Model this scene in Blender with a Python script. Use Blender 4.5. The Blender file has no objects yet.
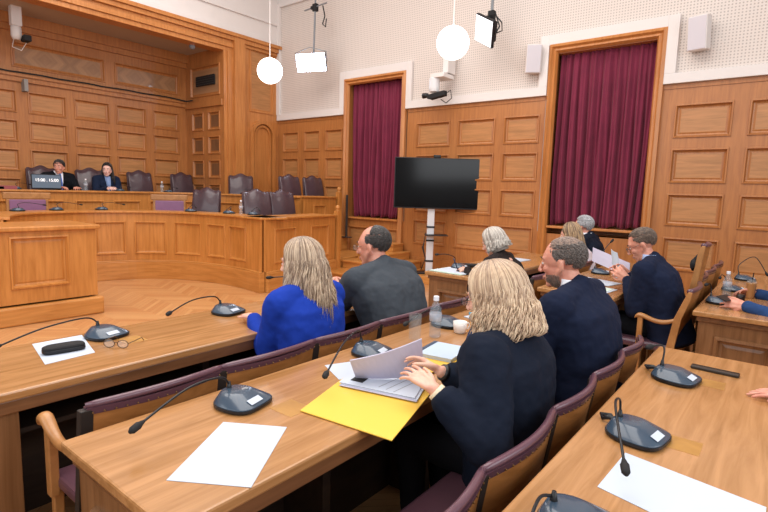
import bpy, bmesh, math, random
from mathutils import Vector as V, Matrix, Euler
random.seed(7)
C = bpy.context.scene.collection
SC = bpy.context.scene
PI = math.pi
R = math.radians

# ------------------------------------------------------------------ helpers
def lin(h):
    h = h.lstrip('#'); c = [int(h[i:i+2], 16)/255 for i in (0, 2, 4)]
    return tuple((x/12.92 if x <= .04045 else ((x+.055)/1.055)**2.4) for x in c) + (1,)

def mat_base(name):
    m = bpy.data.materials.new(name); m.use_nodes = True
    nt = m.node_tree; b = nt.nodes['Principled BSDF']
    return m, nt, b

def plain(name, col, rough=.5, metal=0, coat=0, trans=0, ior=1.45, emit=None, es=0, alpha=1, spec=.5, noise=0, nscale=30, bump=0, sheen=0):
    m, nt, b = mat_base(name)
    c = lin(col)
    b.inputs['Base Color'].default_value = c
    b.inputs['Roughness'].default_value = rough; b.inputs['Metallic'].default_value = metal
    b.inputs['Coat Weight'].default_value = coat; b.inputs['Transmission Weight'].default_value = trans
    b.inputs['IOR'].default_value = ior; b.inputs['Alpha'].default_value = alpha
    b.inputs['Specular IOR Level'].default_value = spec
    b.inputs['Sheen Weight'].default_value = sheen
    if emit:
        b.inputs['Emission Color'].default_value = lin(emit); b.inputs['Emission Strength'].default_value = es
    if noise or bump:
        tc = nt.nodes.new('ShaderNodeTexCoord'); n = nt.nodes.new('ShaderNodeTexNoise')
        n.inputs['Scale'].default_value = nscale; n.inputs['Detail'].default_value = 4
        nt.links.new(tc.outputs['Object'], n.inputs['Vector'])
        if noise:
            mx = nt.nodes.new('ShaderNodeMix'); mx.data_type = 'RGBA'
            mx.inputs['A'].default_value = tuple(x*(1-noise) for x in c[:3])+(1,)
            mx.inputs['B'].default_value = tuple(min(1, x*(1+noise)) for x in c[:3])+(1,)
            nt.links.new(n.outputs['Fac'], mx.inputs['Factor']); nt.links.new(mx.outputs['Result'], b.inputs['Base Color'])
        if bump:
            bp = nt.nodes.new('ShaderNodeBump'); bp.inputs['Strength'].default_value = bump; bp.inputs['Distance'].default_value = .01
            nt.links.new(n.outputs['Fac'], bp.inputs['Height']); nt.links.new(bp.outputs['Normal'], b.inputs['Normal'])
    return m

def wood(name, c1, c2, scale=(1, 1, 1), rough=.38, freq=3.0, spec=.5, coat=.15, patch=.35):
    """grain runs along the axis with the small scale"""
    m, nt, b = mat_base(name)
    tc = nt.nodes.new('ShaderNodeTexCoord'); mp = nt.nodes.new('ShaderNodeMapping')
    mp.inputs['Scale'].default_value = scale
    nt.links.new(tc.outputs['Object'], mp.inputs['Vector'])
    n = nt.nodes.new('ShaderNodeTexNoise'); n.inputs['Scale'].default_value = freq; n.inputs['Detail'].default_value = 8
    n.inputs['Roughness'].default_value = .6; n.inputs['Distortion'].default_value = .6
    nt.links.new(mp.outputs['Vector'], n.inputs['Vector'])
    n2 = nt.nodes.new('ShaderNodeTexNoise'); n2.inputs['Scale'].default_value = 1.3; n2.inputs['Detail'].default_value = 2
    nt.links.new(tc.outputs['Object'], n2.inputs['Vector'])
    ad = nt.nodes.new('ShaderNodeMath'); ad.operation = 'MULTIPLY_ADD'
    nt.links.new(n2.outputs['Fac'], ad.inputs[0]); ad.inputs[1].default_value = patch
    nt.links.new(n.outputs['Fac'], ad.inputs[2])
    r = nt.nodes.new('ShaderNodeValToRGB')
    r.color_ramp.elements[0].position = .38 + patch*.3; r.color_ramp.elements[0].color = lin(c2)
    r.color_ramp.elements[1].position = .66 + patch*.5; r.color_ramp.elements[1].color = lin(c1)
    nt.links.new(ad.outputs[0], r.inputs['Fac']); nt.links.new(r.outputs['Color'], b.inputs['Base Color'])
    b.inputs['Roughness'].default_value = rough; b.inputs['Coat Weight'].default_value = coat
    b.inputs['Coat Roughness'].default_value = .25; b.inputs['Specular IOR Level'].default_value = spec
    bp = nt.nodes.new('ShaderNodeBump'); bp.inputs['Strength'].default_value = .08; bp.inputs['Distance'].default_value = .004
    nt.links.new(n.outputs['Fac'], bp.inputs['Height']); nt.links.new(bp.outputs['Normal'], b.inputs['Normal'])
    return m

class MB:
    def __init__(s): s.bm = bmesh.new(); s.M = None; s.mi = 0
    def v(s, p):
        p = V(p)
        return s.bm.verts.new(s.M @ p if s.M else p)
    def f(s, vs):
        try:
            fc = s.bm.faces.new(vs); fc.material_index = s.mi; return fc
        except ValueError: return None
    def quad(s, *ps): return s.f([s.v(p) for p in ps])
    def box(s, x0, x1, y0, y1, z0, z1):
        a = [s.v((x, y, z)) for z in (z0, z1) for y in (y0, y1) for x in (x0, x1)]
        for q in ((0, 2, 3, 1), (4, 5, 7, 6), (0, 1, 5, 4), (2, 6, 7, 3), (0, 4, 6, 2), (1, 3, 7, 5)): s.f([a[i] for i in q])
        return s
    def loft(s, loops, cap=True, closed=True):
        L = [[s.v(p) for p in l] for l in loops]; n = len(L[0])
        for a, b in zip(L, L[1:]):
            for i in range(n if closed else n-1):
                j = (i+1) % n; s.f([a[i], a[j], b[j], b[i]])
        if cap and closed: s.f(L[0][::-1]); s.f(L[-1])
        return s
    def tube(s, pts, r, n=8, cap=True):
        pts = [V(p) for p in pts]; m = len(pts)
        rs = r if isinstance(r, (list, tuple)) else [r]*m
        up = V((0, 0, 1)); loops = []; prev = None
        for i, p in enumerate(pts):
            t = (pts[min(i+1, m-1)] - pts[max(i-1, 0)])
            t = t.normalized() if t.length > 1e-9 else V((0, 0, 1))
            if prev is None:
                a = t.cross(up if abs(t.z) < .95 else V((1, 0, 0))).normalized()
            else:
                a = prev - t*prev.dot(t)
                a = a.normalized() if a.length > 1e-6 else t.orthogonal().normalized()
            prev = a; b = t.cross(a)
            loops.append([p + (a*math.cos(2*PI*k/n) + b*math.sin(2*PI*k/n))*rs[i] for k in range(n)])
        return s.loft(loops, cap)
    def caps(s, p, q, r0, r1, n=12):
        """closed tapered capsule"""
        p, q = V(p), V(q); d = q-p; L = d.length
        if L < 1e-6: return s.ell(p, (r0, r0, r0))
        d /= L; pts = []; rs = []
        for k in range(0, 5):
            a = PI/2*(1-k/4); pts.append(p - d*r0*math.sin(a)); rs.append(max(r0*math.cos(a), 1e-4))
        for k in range(0, 5):
            a = PI/2*k/4; pts.append(q + d*r1*math.sin(a)); rs.append(max(r1*math.cos(a), 1e-4))
        up = d.orthogonal().normalized(); b = d.cross(up)
        return s.loft([[pp + (up*math.cos(2*PI*k/n)+b*math.sin(2*PI*k/n))*rr for k in range(n)] for pp, rr in zip(pts, rs)])
    def ell(s, c, rad, rot=None, nu=16, nv=10):
        c = V(c); Rm = rot.to_matrix() if rot else Matrix.Identity(3)
        loops = []
        for j in range(nv+1):
            a = -PI/2 + PI*j/nv; a = max(-PI/2+.02, min(PI/2-.02, a))
            loops.append([c + Rm @ V((rad[0]*math.cos(a)*math.cos(2*PI*k/nu), rad[1]*math.cos(a)*math.sin(2*PI*k/nu), rad[2]*math.sin(a))) for k in range(nu)])
        return s.loft(loops)
    def lathe(s, prof, c=(0, 0, 0), n=24, ax='z'):
        loops = []
        for r, z in prof:
            loops.append([V(c)+V((r*math.cos(2*PI*k/n), r*math.sin(2*PI*k/n), z)) for k in range(n)])
        return s.loft(loops)
    def extr(s, outline, d, closed=True):
        """outline: list of 3D points (planar), extruded by vector d"""
        o = [V(p) for p in outline]; d = V(d)
        return s.loft([o, [p+d for p in o]])
    def build(s, name, mat, parent=None, smooth=False, bevel=0, seg=2, solid=0, sub=0, recalc=True, auto=None):
        if recalc: bmesh.ops.recalc_face_normals(s.bm, faces=s.bm.faces)
        me = bpy.data.meshes.new(name); s.bm.to_mesh(me); s.bm.free()
        mats = mat if isinstance(mat, (list, tuple)) else [mat]
        for m in mats: me.materials.append(m)
        o = bpy.data.objects.new(name, me); C.objects.link(o)
        if smooth:
            for p in me.polygons: p.use_smooth = True
        if parent: o.parent = parent
        if solid:
            md = o.modifiers.new('s', 'SOLIDIFY'); md.thickness = solid; md.offset = 0
        if bevel:
            md = o.modifiers.new('b', 'BEVEL'); md.width = bevel; md.segments = seg; md.limit_method = 'ANGLE'; md.angle_limit = R(40)
        if sub:
            md = o.modifiers.new('u', 'SUBSURF'); md.levels = sub; md.render_levels = sub
        return o

def bake(o):
    """apply modifiers by evaluating"""
    dg = bpy.context.evaluated_depsgraph_get(); dg.update()
    me = bpy.data.meshes.new_from_object(o.evaluated_get(dg))
    old = o.data; mats = list(old.materials)
    o.modifiers.clear(); o.data = me; me.name = o.name
    me.materials.clear()
    for m in mats: me.materials.append(m)
    for p in me.polygons: p.use_smooth = True
    bpy.data.meshes.remove(old)
    return o

CL = bpy.data.textures.new('folds', 'CLOUDS'); CL.noise_scale = .07; CL.noise_depth = 2
def fuse(mb, name, mat, parent, voxel=.006, smooth=4, disp=0, fac=.5):
    o = mb.build(name, mat, parent)
    md = o.modifiers.new('r', 'REMESH'); md.mode = 'VOXEL'; md.voxel_size = voxel; md.use_smooth_shade = True
    md = o.modifiers.new('m', 'SMOOTH'); md.factor = fac; md.iterations = smooth
    if disp:
        md = o.modifiers.new('d', 'DISPLACE'); md.texture = CL; md.strength = disp; md.mid_level = .5; md.texture_coords = 'LOCAL'
    return bake(o)

def tag(o, label=None, cat=None, group=None, kind=None):
    if label: o['label'] = label
    if cat: o['category'] = cat
    if group: o['group'] = group
    if kind: o['kind'] = kind
    return o
def thing(name, label, cat, loc=(0, 0, 0), rz=0, group=None):
    o = bpy.data.objects.new(name, None); C.objects.link(o); o.empty_display_size = .1
    o.location = loc; o.rotation_euler = (0, 0, rz)
    return tag(o, label, cat, group)
def dup(root, loc, rz, label=None, group=None, skip=()):
    r = root.copy(); C.objects.link(r); r.location = loc; r.rotation_euler = (0, 0, rz)
    if label: r['label'] = label
    if group: r['group'] = group
    for ch in list(root.children):
        if ch.name.split('.')[0] in skip: continue
        c = ch.copy(); C.objects.link(c); c.parent = r
        for g in ch.children:
            d = g.copy(); C.objects.link(d); d.parent = c
    return r
def struct(o): o['kind'] = 'structure'; return o

# ------------------------------------------------------------------ camera maths (pinhole fitted to the room's lines)
H = 1.5; F = 513.1
yw, pt, rl = 38.3577, 7.1669, 1.6874
cy, sy, cp, sp, cr, sr = math.cos(R(yw)), math.sin(R(yw)), math.cos(R(pt)), math.sin(R(pt)), math.cos(R(rl)), math.sin(R(rl))
right = V((cy, sy, 0)); fwd = V((-sy*cp, cy*cp, -sp)); up0 = right.cross(fwd)
cr_r = right*cr + up0*sr; cr_u = -right*sr + up0*cr
cam = bpy.data.cameras.new('camera'); co = bpy.data.objects.new('camera', cam); C.objects.link(co)
cam.sensor_width = 36; cam.lens = F/768*36; cam.clip_start = .05
Mc = Matrix((cr_r, cr_u, -fwd)).transposed().to_4x4(); Mc.translation = V((0, 0, H)); co.matrix_world = Mc
SC.camera = co

# ------------------------------------------------------------------ materials
W_wallV = wood('oak_panel_frames', '#B5763F', '#9E6232', (9, 9, .7), .42, 3)
W_wallH = wood('oak_panel_fields', '#BC8350', '#9E6E40', (.8, .8, 9), .45, 3)
W_pillar = wood('oak_pillar', '#C68448', '#AE6C33', (9, 9, .6), .36, 3)
W_bench = wood('oak_bench', '#CC8A47', '#B07031', (7, 7, .6), .34, 3)
W_benchH = wood('oak_bench_plinth', '#CC8D4B', '#B37536', (.8, .8, 8), .36, 3)
W_desk = wood('oak_desk_top', '#B98757', '#966838', (9, .7, 9), .22, 3.2, coat=.3)
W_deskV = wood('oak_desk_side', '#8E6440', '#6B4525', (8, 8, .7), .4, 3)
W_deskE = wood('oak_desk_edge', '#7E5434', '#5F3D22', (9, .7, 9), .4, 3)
W_seat = wood('bentwood_seat_back', '#AE7440', '#8A5729', (9, .8, 8), .4, 3)
W_arm = wood('beech_chair_frame', '#BC8650', '#A06C3C', (3, 3, 3), .38, 3)
W_shade = wood('kneehole_shade_wood', '#3A2A1E', '#241812', (6, 1, 6), .6, 3)  # dark brown wood with the unlit kneehole's shade put into its colour
WHITE = plain('white_paint', '#DDD7D4', .6, noise=.03, nscale=4)
PLASTER = plain('alcove_ceiling_plaster', '#B5A596', .8, noise=.05, nscale=3)
LEATHER = plain('plum_leather', '#5F404B', .3, coat=.3, noise=.12, nscale=10, bump=.15)
LEATHERD = plain('dark_brown_leather', '#4A383E', .36, coat=.25, noise=.2, nscale=9, bump=.15)
LEATHERE = plain('dark_leather_edge', '#43262A', .4)
VIOLET = plain('violet_leather', '#8A6080', .4, coat=.1, noise=.15, nscale=9)
BLACK = plain('black_plastic', '#15161A', .4)
BLACKM = plain('black_matt', '#1B1A1C', .75)
STRAP = plain('dark_strap', '#2C2522', .5)
SLATE = plain('slate_mic_plastic', '#38495A', .25, coat=.4)
GREYP = plain('grey_plastic', '#7B7F84', .4)
STEEL = plain('steel', '#B9BABC', .3, metal=.9)
BRASS = plain('brass_studs', '#8C6A45', .35, metal=.8)
PAPER = plain('white_paper', '#BFC8D6', .8)
PAPER2 = plain('paper_lilac_white', '#BDB8CC', .8)
INLAY = wood('cable_plate_veneer', '#B4833F', '#9A6C30', (3, 3, 3), .45, 3)
YELLOW = plain('yellow_card', '#E8BC48', .55)
GLASSM = plain('clear_plastic', '#F2F6F8', .05, alpha=.12)
CURT = plain('burgundy_velvet', '#78233E', .85, noise=.25, nscale=4, sheen=.08)

def perforated():
    m, nt, b = mat_base('perforated_acoustic_board')
    tc = nt.nodes.new('ShaderNodeTexCoord')
    vm = nt.nodes.new('ShaderNodeVectorMath'); vm.operation = 'MULTIPLY'; vm.inputs[1].default_value = (27, 0, 27)
    fr = nt.nodes.new('ShaderNodeVectorMath'); fr.operation = 'FRACTION'
    sb = nt.nodes.new('ShaderNodeVectorMath'); sb.operation = 'SUBTRACT'; sb.inputs[1].default_value = (.5, 0, .5)
    ln = nt.nodes.new('ShaderNodeVectorMath'); ln.operation = 'LENGTH'
    r = nt.nodes.new('ShaderNodeMapRange'); r.inputs['From Min'].default_value = .2; r.inputs['From Max'].default_value = .3
    mx = nt.nodes.new('ShaderNodeMix'); mx.data_type = 'RGBA'
    mx.inputs['A'].default_value = lin('#AFA59F'); mx.inputs['B'].default_value = lin('#D9CFC8')
    nt.links.new(tc.outputs['Object'], vm.inputs[0]); nt.links.new(vm.outputs[0], fr.inputs[0]); nt.links.new(fr.outputs[0], sb.inputs[0])
    nt.links.new(sb.outputs[0], ln.inputs[0]); nt.links.new(ln.outputs['Value'], r.inputs['Value'])
    nt.links.new(r.outputs[0], mx.inputs['Factor']); nt.links.new(mx.outputs['Result'], b.inputs['Base Color'])
    b.inputs['Roughness'].default_value = .7
    return m
PERF = perforated()

def parquet():
    m, nt, b = mat_base('oak_parquet')
    tc = nt.nodes.new('ShaderNodeTexCoord'); sx = nt.nodes.new('ShaderNodeSeparateXYZ')
    nt.links.new(tc.outputs['Object'], sx.inputs[0])
    # chevron: shift along x by |frac(y/.9)-.5|*.9
    def mth(op, a, bb=None, c=None):
        n = nt.nodes.new('ShaderNodeMath'); n.operation = op
        for i, x in enumerate((a, bb, c)):
            if x is None: continue
            if isinstance(x, (int, float)): n.inputs[i].default_value = x
            else: nt.links.new(x, n.inputs[i])
        return n.outputs[0]
    fy = mth('FRACT', mth('DIVIDE', sx.outputs['Y'], .84))
    tri = mth('MULTIPLY', mth('ABSOLUTE', mth('SUBTRACT', fy, .5)), .84)
    u = mth('ADD', sx.outputs['X'], tri)
    pl = mth('DIVIDE', u, .075)
    idx = mth('FLOOR', pl); side = mth('FLOOR', mth('DIVIDE', sx.outputs['Y'], .42))
    cb = nt.nodes.new('ShaderNodeCombineXYZ'); nt.links.new(idx, cb.inputs[0]); nt.links.new(side, cb.inputs[1])
    wn = nt.nodes.new('ShaderNodeTexWhiteNoise'); nt.links.new(cb.outputs[0], wn.inputs['Vector'])
    gap = mth('LESS_THAN', mth('FRACT', pl), .05)
    rp = nt.nodes.new('ShaderNodeValToRGB')
    rp.color_ramp.elements[0].color = lin('#B98050'); rp.color_ramp.elements[1].color = lin('#CC9A66')
    nt.links.new(wn.outputs['Value'], rp.inputs['Fac'])
    mx = nt.nodes.new('ShaderNodeMix'); mx.data_type = 'RGBA'; mx.inputs['B'].default_value = lin('#9B6030')
    nt.links.new(gap, mx.inputs['Factor']); nt.links.new(rp.outputs['Color'], mx.inputs['A'])
    nt.links.new(mx.outputs['Result'], b.inputs['Base Color'])
    b.inputs['Roughness'].default_value = .33; b.inputs['Coat Weight'].default_value = .2
    return m
PARQ = parquet()

def veneer():
    """book-matched veneer with diamond figure"""
    m, nt, b = mat_base('book_matched_veneer')
    tc = nt.nodes.new('ShaderNodeTexCoord'); sx = nt.nodes.new('ShaderNodeSeparateXYZ'); nt.links.new(tc.outputs['Object'], sx.inputs[0])
    def mth(op, a, bb=None):
        n = nt.nodes.new('ShaderNodeMath'); n.operation = op
        for i, x in enumerate((a, bb)):
            if x is None: continue
            if isinstance(x, (int, float)): n.inputs[i].default_value = x
            else: nt.links.new(x, n.inputs[i])
        return n.outputs[0]
    py = mth('ABSOLUTE', mth('SUBTRACT', mth('FRACT', mth('DIVIDE', sx.outputs['Y'], .8)), .5))
    pz = mth('ABSOLUTE', mth('SUBTRACT', sx.outputs['Z'], 3.62))
    s1 = mth('ADD', mth('MULTIPLY', py, .8), pz)
    cb = nt.nodes.new('ShaderNodeCombineXYZ'); nt.links.new(s1, cb.inputs[0])
    nt.links.new(mth('MULTIPLY', mth('SUBTRACT', mth('MULTIPLY', py, .8), pz), .1), cb.inputs[1])
    n = nt.nodes.new('ShaderNodeTexNoise'); n.inputs['Scale'].default_value = 6; n.inputs['Detail'].default_value = 2
    nt.links.new(cb.outputs[0], n.inputs['Vector'])
    r = nt.nodes.new('ShaderNodeValToRGB'); r.color_ramp.elements[0].position = .35; r.color_ramp.elements[1].position = .65
    r.color_ramp.elements[0].color = lin('#8D6748'); r.color_ramp.elements[1].color = lin('#AC815A')
    nt.links.new(n.outputs['Fac'], r.inputs['Fac']); nt.links.new(r.outputs['Color'], b.inputs['Base Color'])
    b.inputs['Roughness'].default_value = .35; b.inputs['Coat Weight'].default_value = .2
    return m
VENEER = veneer()

# ------------------------------------------------------------------ panelling
def panelled(mb, P, u0, u1, z0, z1, panels, du=99, prof=((.0, .0), (.004, .016), (.02, .018), (.034, -.02), (.05, -.026), (.07, -.02)), mi=(0, 1), raised=.0):
    """surface P(u,z,d) with moulded rectangular panels; cells outside the panels stay at d=0"""
    us = sorted(set([u0, u1] + [p[0] for p in panels] + [p[1] for p in panels]))
    zs = sorted(set([z0, z1] + [p[2] for p in panels] + [p[3] for p in panels]))
    fine = []
    for a, b in zip(us, us[1:]):
        n = max(1, int(math.ceil((b-a)/du))); fine += [a+(b-a)*k/n for k in range(n)]
    fine.append(us[-1])
    mb.mi = mi[0]
    for a, b in zip(fine, fine[1:]):
        for c, d in zip(zs, zs[1:]):
            um, zm = (a+b)/2, (c+d)/2
            if any(p[0] < um < p[1] and p[2] < zm < p[3] for p in panels): continue
            mb.quad(P(a, c, 0), P(b, c, 0), P(b, d, 0), P(a, d, 0))
    for (a, b, c, d) in [p[:4] for p in panels]:
        n = max(1, int(math.ceil((b-a)/du)))
        def loop(i, dd):
            bot = [P(a+i+(b-a-2*i)*k/n, c+i, dd) for k in range(n+1)]
            top = [P(a+i+(b-a-2*i)*k/n, d-i, dd) for k in range(n, -1, -1)]
            return bot+top
        L = [[mb.v(p) for p in loop(i, dd)] for i, dd in prof]
        mb.mi = mi[0]
        for A, B in zip(L, L[1:]):
            m = len(A)
            for k in range(m): mb.f([A[k], A[(k+1) % m], B[(k+1) % m], B[k]])
        mb.mi = mi[1]; I = L[-1]; m = len(I)
        for k in range(n): mb.f([I[k], I[k+1], I[m-2-k], I[m-1-k]])
    mb.mi = 0

# ------------------------------------------------------------------ room shell
YW = 7.7; XP = -9.23; XA = -10.6; YS = 6.28; ZC = 4.27
o = MB().box(XP-1.6, 3.2, -3.2, YW+.3, -.12, 0).build('floor', PARQ); struct(o)

# back wall (window wall): wainscot with panels, gaps for the two windows
mb = MB()
PB = lambda u, z, d: (u, YW-d, z)
rows = [(.57, 1.01), (1.16, 1.585), (1.72, 2.165), (2.30, 2.73)]
def cols(segs): return [(a, b, c, d) for a, b in segs for c, d in rows]
panelled(mb, PB, XP, -7.2, 0, 2.99, cols([(-9.06, -8.54), (-8.38, -7.89), (-7.74, -7.24)]), mi=(0, 1))
panelled(mb, PB, -5.64, -3.08, 0, 2.99, cols([(-5.43, -4.73), (-4.58, -3.89), (-3.74, -3.15)]), mi=(0, 1))
segs = []; x = -1.34
while x < 3.0: segs.append((x, x+.64)); x += .8
panelled(mb, PB, -1.5, 3.2, 0, 2.99, cols(segs), mi=(0, 1))
for x0, x1 in ((-7.2, -5.64), (-3.08, -1.5)):            # below and behind the windows
    mb.mi = 0
    zb = .96
    panelled(mb, PB, x0, x1, 0, zb, [(x0+.14, x1-.14, .2, .8)] if x0 < -4 else [], mi=(0, 1))
for x0, x1 in ((XP, -7.2), (-5.64, -3.08), (-1.5, 3.2)):
    mb.mi = 0
    mb.box(x0, x1, YW-.03, YW-.001, 0, .3); mb.box(x0, x1, YW-.02, YW-.001, .3, .33)
    mb.box(x0, x1, YW-.012, YW-.001, 2.93, 2.985)
struct(mb.build('wall_back', [W_wallV, W_wallH], recalc=False))
# perforated upper wall, white boards
mb = MB()
top1, top2 = 3.66, 3.70
for x0, x1, z0 in ((XP, -7.17, 2.99), (-7.17, -5.67, top1), (-5.67, -3.06, 2.99), (-3.06, -1.5, top2), (-1.5, 3.2, 2.99)):
    mb.quad((x0, YW, z0), (x1, YW, z0), (x1, YW, 5.42), (x0, YW, 5.42))
    mb.quad((x0, YW+.3, z0), (x1, YW+.3, z0), (x1, YW+.3, 5.42), (x0, YW+.3, 5.42))
struct(mb.build('wall_back', PERF, recalc=False))
mb = MB()
def whiteband(a, b, z0, z1): mb.box(a, b, YW-.06, YW-.002, z0, z1)
whiteband(XP+.02, -7.17, 2.99, 3.12); whiteband(-5.67, -3.06, 2.99, 3.12); whiteband(-1.5, 3.2, 2.99, 3.12)
for a, b, t in ((-7.17, -5.67, top1), (-3.06, -1.5, top2)):
    whiteband(a-.13, a, 3.12, t+.15); whiteband(b, b+.13, 3.12, t+.15); whiteband(a, b, t, t+.15)
whiteband(XP, XP+.1, 3.12, 5.42)
mb.box(XP, 3.2, YW-.05, YW-.002, 5.38, 5.46)
struct(mb.build('trim_1', WHITE, bevel=.004))
mb = MB(); mb.box(XP, 3.2, YW-.001, YW+.3, 5.42, 6.6)
struct(mb.build('wall_back', WHITE))
mb = MB(); mb.box(XP, 3.2, YW-.4, YW-.002, 6.3, 6.6); mb.box(XP, 3.2, YW-.2, YW-.002, 6.1, 6.3)
struct(mb.build('trim_2', WHITE, bevel=.03, seg=3))
# reveal behind curtains
mb = MB()
for a, b, z0, t in ((-7.06, -5.77, .96, 3.57), (-2.93, -1.62, .96, 3.58)):
    mb.box(a-.06, a-.04, YW+.0, YW+.3, z0, t+.03); mb.box(b+.04, b+.06, YW+.0, YW+.3, z0, t+.03)
    mb.box(a-.05, b+.05, YW, YW+.3, t, t+.03); mb.box(a-.05, b+.05, YW+.28, YW+.3, z0, t)
    mb.box(a-.05, b+.05, YW+.0, YW+.3, z0-.02, z0)
struct(mb.build('wall_back', W_wallV))
# window frames
def window(n, x0, x1, zs, zt, w):
    mb = MB()
    prof = ((0, 0), (0, .06), (.35, .085), (.55, .05), (.8, .06), (1, .02), (1, 0))
    def leg(pa, pb, inward, z=False):
        pass
    # three mitred boards made from stepped loops
    outer = [(x0, 0), (x0, zt), (x1, zt), (x1, 0)]; inner = [(x0+w, 0), (x0+w, zt-w), (x1-w, zt-w), (x1-w, 0)]
    lines = []
    for t, d in prof: lines.append([V((ox+(ix-ox)*t, YW-d, oz+(iz-oz)*t)) for (ox, oz), (ix, iz) in zip(outer, inner)])
    for A, B in zip(lines, lines[1:]):
        for k in range(3): mb.quad(A[k], A[k+1], B[k+1], B[k])
    A, B = lines[0], lines[-1]
    for k in range(3): mb.quad(A[k], B[k], B[k+1], A[k+1])
    fr = mb.build('window_%d' % n, W_pillar); struct(fr)
    s = MB().box(x0+w, x1-w, YW-.05, YW+.29, zs-.035, zs).build('window_sill', W_pillar, fr, bevel=.006)
    return fr
window(1, -7.18, -5.66, .98, 3.66, .115)
window(2, -3.05, -1.5, 1.06, 3.71, .12)

def curtain(x0, x1, z0, z1, label, seed, gath=0):
    rnd = random.Random(seed); n = 220; m = 26
    ph = [rnd.uniform(0, 6) for _ in range(6)]
    mb = MB(); G = []
    for j in range(m+1):
        t = j/m; row = []
        for i in range(n+1):
            s = i/n
            wv = math.sin(s*2*PI*9+ph[0]+2.1*math.sin(s*9+ph[1])+1.2*math.sin(t*2.2+s*11+ph[5]))*.036 + math.sin(s*2*PI*21+ph[2]+2.3*math.sin(s*5+t*1.5))*.022+math.sin(s*2*PI*47+ph[3])*.005*(1-t)
            am = .45+.75*min(1, t*2.2)
            sq = 1-gath*max(0, t-.72)**1.2*2.2
            xx = x0+(x1-x0)*(.5+(s-.5)*sq)+ .012*math.sin(t*6+s*20+ph[3])*t
            zz = z1-(z1-z0)*t + (.02*math.sin(s*31+ph[4])+.015 if j == m else 0)
            row.append(mb.v((xx, YW+.12-wv*am, zz)))
        G.append(row)
    for j in range(m):
        for i in range(n): mb.f([G[j][i], G[j][i+1], G[j+1][i+1], G[j+1][i]])
    o = mb.build('curtain', CURT, smooth=True, solid=.006)
    return tag(o, label, 'curtain', 'burgundy window curtains')
curtain(-7.05, -5.78, .985, 3.6, 'burgundy velvet curtain in the narrow window behind the television, left of the two', 3, .3)
curtain(-2.93, -1.63, 1.065, 3.6, 'wide burgundy velvet curtain in the window behind the grey-haired man', 5, .05)

# left wall plane with the alcove opening
mb = MB()
PL = lambda u, z, d: (XP+d, u, z)
mb.mi = 0
panelled(mb, PL, 6.81, YW, 0, 4.6, [(6.93, 7.56, .5, 1.2), (6.93, 7.56, 3.1, 4.42)], mi=(0, 1))
# pilaster profile
for y0, y1, d in ((6.28, 6.36, .03), (6.36, 6.43, .06), (6.43, 6.5, .035), (6.5, 6.74, .10), (6.74, 6.81, .05)):
    mb.box(XP-.02, XP+d, y0+.002, y1, 0, 4.2 if y1 < 6.5 else 4.55)
mb.box(XP, XP+.12, 6.47, 6.81, 0, .5); mb.box(XP, XP+.05, 6.81, YW, 0, .3)
# arch moulding with panel under it
ca, ra = 7.25, .31
for r0, r1, d0 in ((.25, .33, .07), (.18, .22, .04)):
    lo = []
    for k in range(0, 25):
        a = PI*k/24
        lo.append([(XP+.001, ca+math.cos(a)*r0, 2.62+math.sin(a)*r0), (XP+d0, ca+math.cos(a)*r0, 2.62+math.sin(a)*r0), (XP+d0, ca+math.cos(a)*r1, 2.62+math.sin(a)*r1), (XP+.001, ca+math.cos(a)*r1, 2.62+math.sin(a)*r1)])
    lo = [[(XP+.001, ca+r0, 1.3), (XP+d0, ca+r0, 1.3), (XP+d0, ca+r1, 1.3), (XP+.001, ca+r1, 1.3)]] + lo + [[(XP+.001, ca-r0, 1.3), (XP+d0, ca-r0, 1.3), (XP+d0, ca-r1, 1.3), (XP+.001, ca-r1, 1.3)]]
    mb.loft(lo)
struct(mb.build('wall_left', [W_pillar, W_wallH], bevel=0, recalc=False))
# beam over the opening
mb = MB()
for z0, z1, d in ((4.2, 4.28, .03), (4.28, 4.36, .06), (4.36, 4.42, .04), (4.42, 4.5, .09), (4.5, 4.57, .13)):
    mb.box(XP-.25, XP+d, -3.2, 6.5 if z1 < 4.4 else YW-.001, z0, z1)
struct(mb.build('trim_3', W_pillar, bevel=.006))
# white upper wall
mb = MB()
mb.box(XP-.2, XP, -3.2, YW, 4.571, 6.6)
mb.box(XP, XP+.05, -3.2, YW-.03, 4.575, 4.66); mb.box(XP, XP+.03, -3.2, YW-.03, 4.66, 4.70)
mb.box(XP, XP+.04, -3.2, YW-.03, 5.0, 5.03); mb.box(XP, XP+.025, -3.2, YW-.03, 5.03, 5.08)
mb.box(XP, XP+.3, -3.2, YW-.03, 6.2, 6.5)
struct(mb.build('wall_left', WHITE, bevel=.005))
# alcove back wall
mb = MB()
PA = lambda u, z, d: (XA+d, u, z)
rz = [(2.66, 3.04), (2.17, 2.54), (1.67, 2.05), (1.17, 1.55)]
st = [(-2.0, -1.4), (-1.25, -.65), (-.5, .1), (.26, .86), (1.0, 1.6), (1.75, 2.35), (2.5, 3.13), (3.29, 3.9), (4.03, 4.66), (4.78, 5.38), (5.53, 6.1)]
pan = [(a, b, c, d) for a, b in st for c, d in rz]
panelled(mb, PA, -3.2, YS, 0, 3.14, pan, mi=(0, 1))
fr = [(-.1, 1.4), (1.58, 3.05), (1.58+1.5, 4.6), (4.78, 6.12)]
panelled(mb, PA, -3.2, YS, 3.14, ZC, [(a, b, 3.42, 3.84) for a, b in ((-1.6, -.1), (.05, 1.4), (1.58, 2.92), (3.08, 4.6), (4.78, 6.12))], mi=(0, 2))
mb.box(XA, XA+.05, -3.2, YS, 3.18, 3.30); mb.box(XA, XA+.085, -3.2, YS, 3.26, 3.3)
mb.box(XA, XA+.06, -3.2, YS, 4.0, 4.1); mb.box(XA, XA+.11, -3.2, YS, 4.1, ZC)
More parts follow.
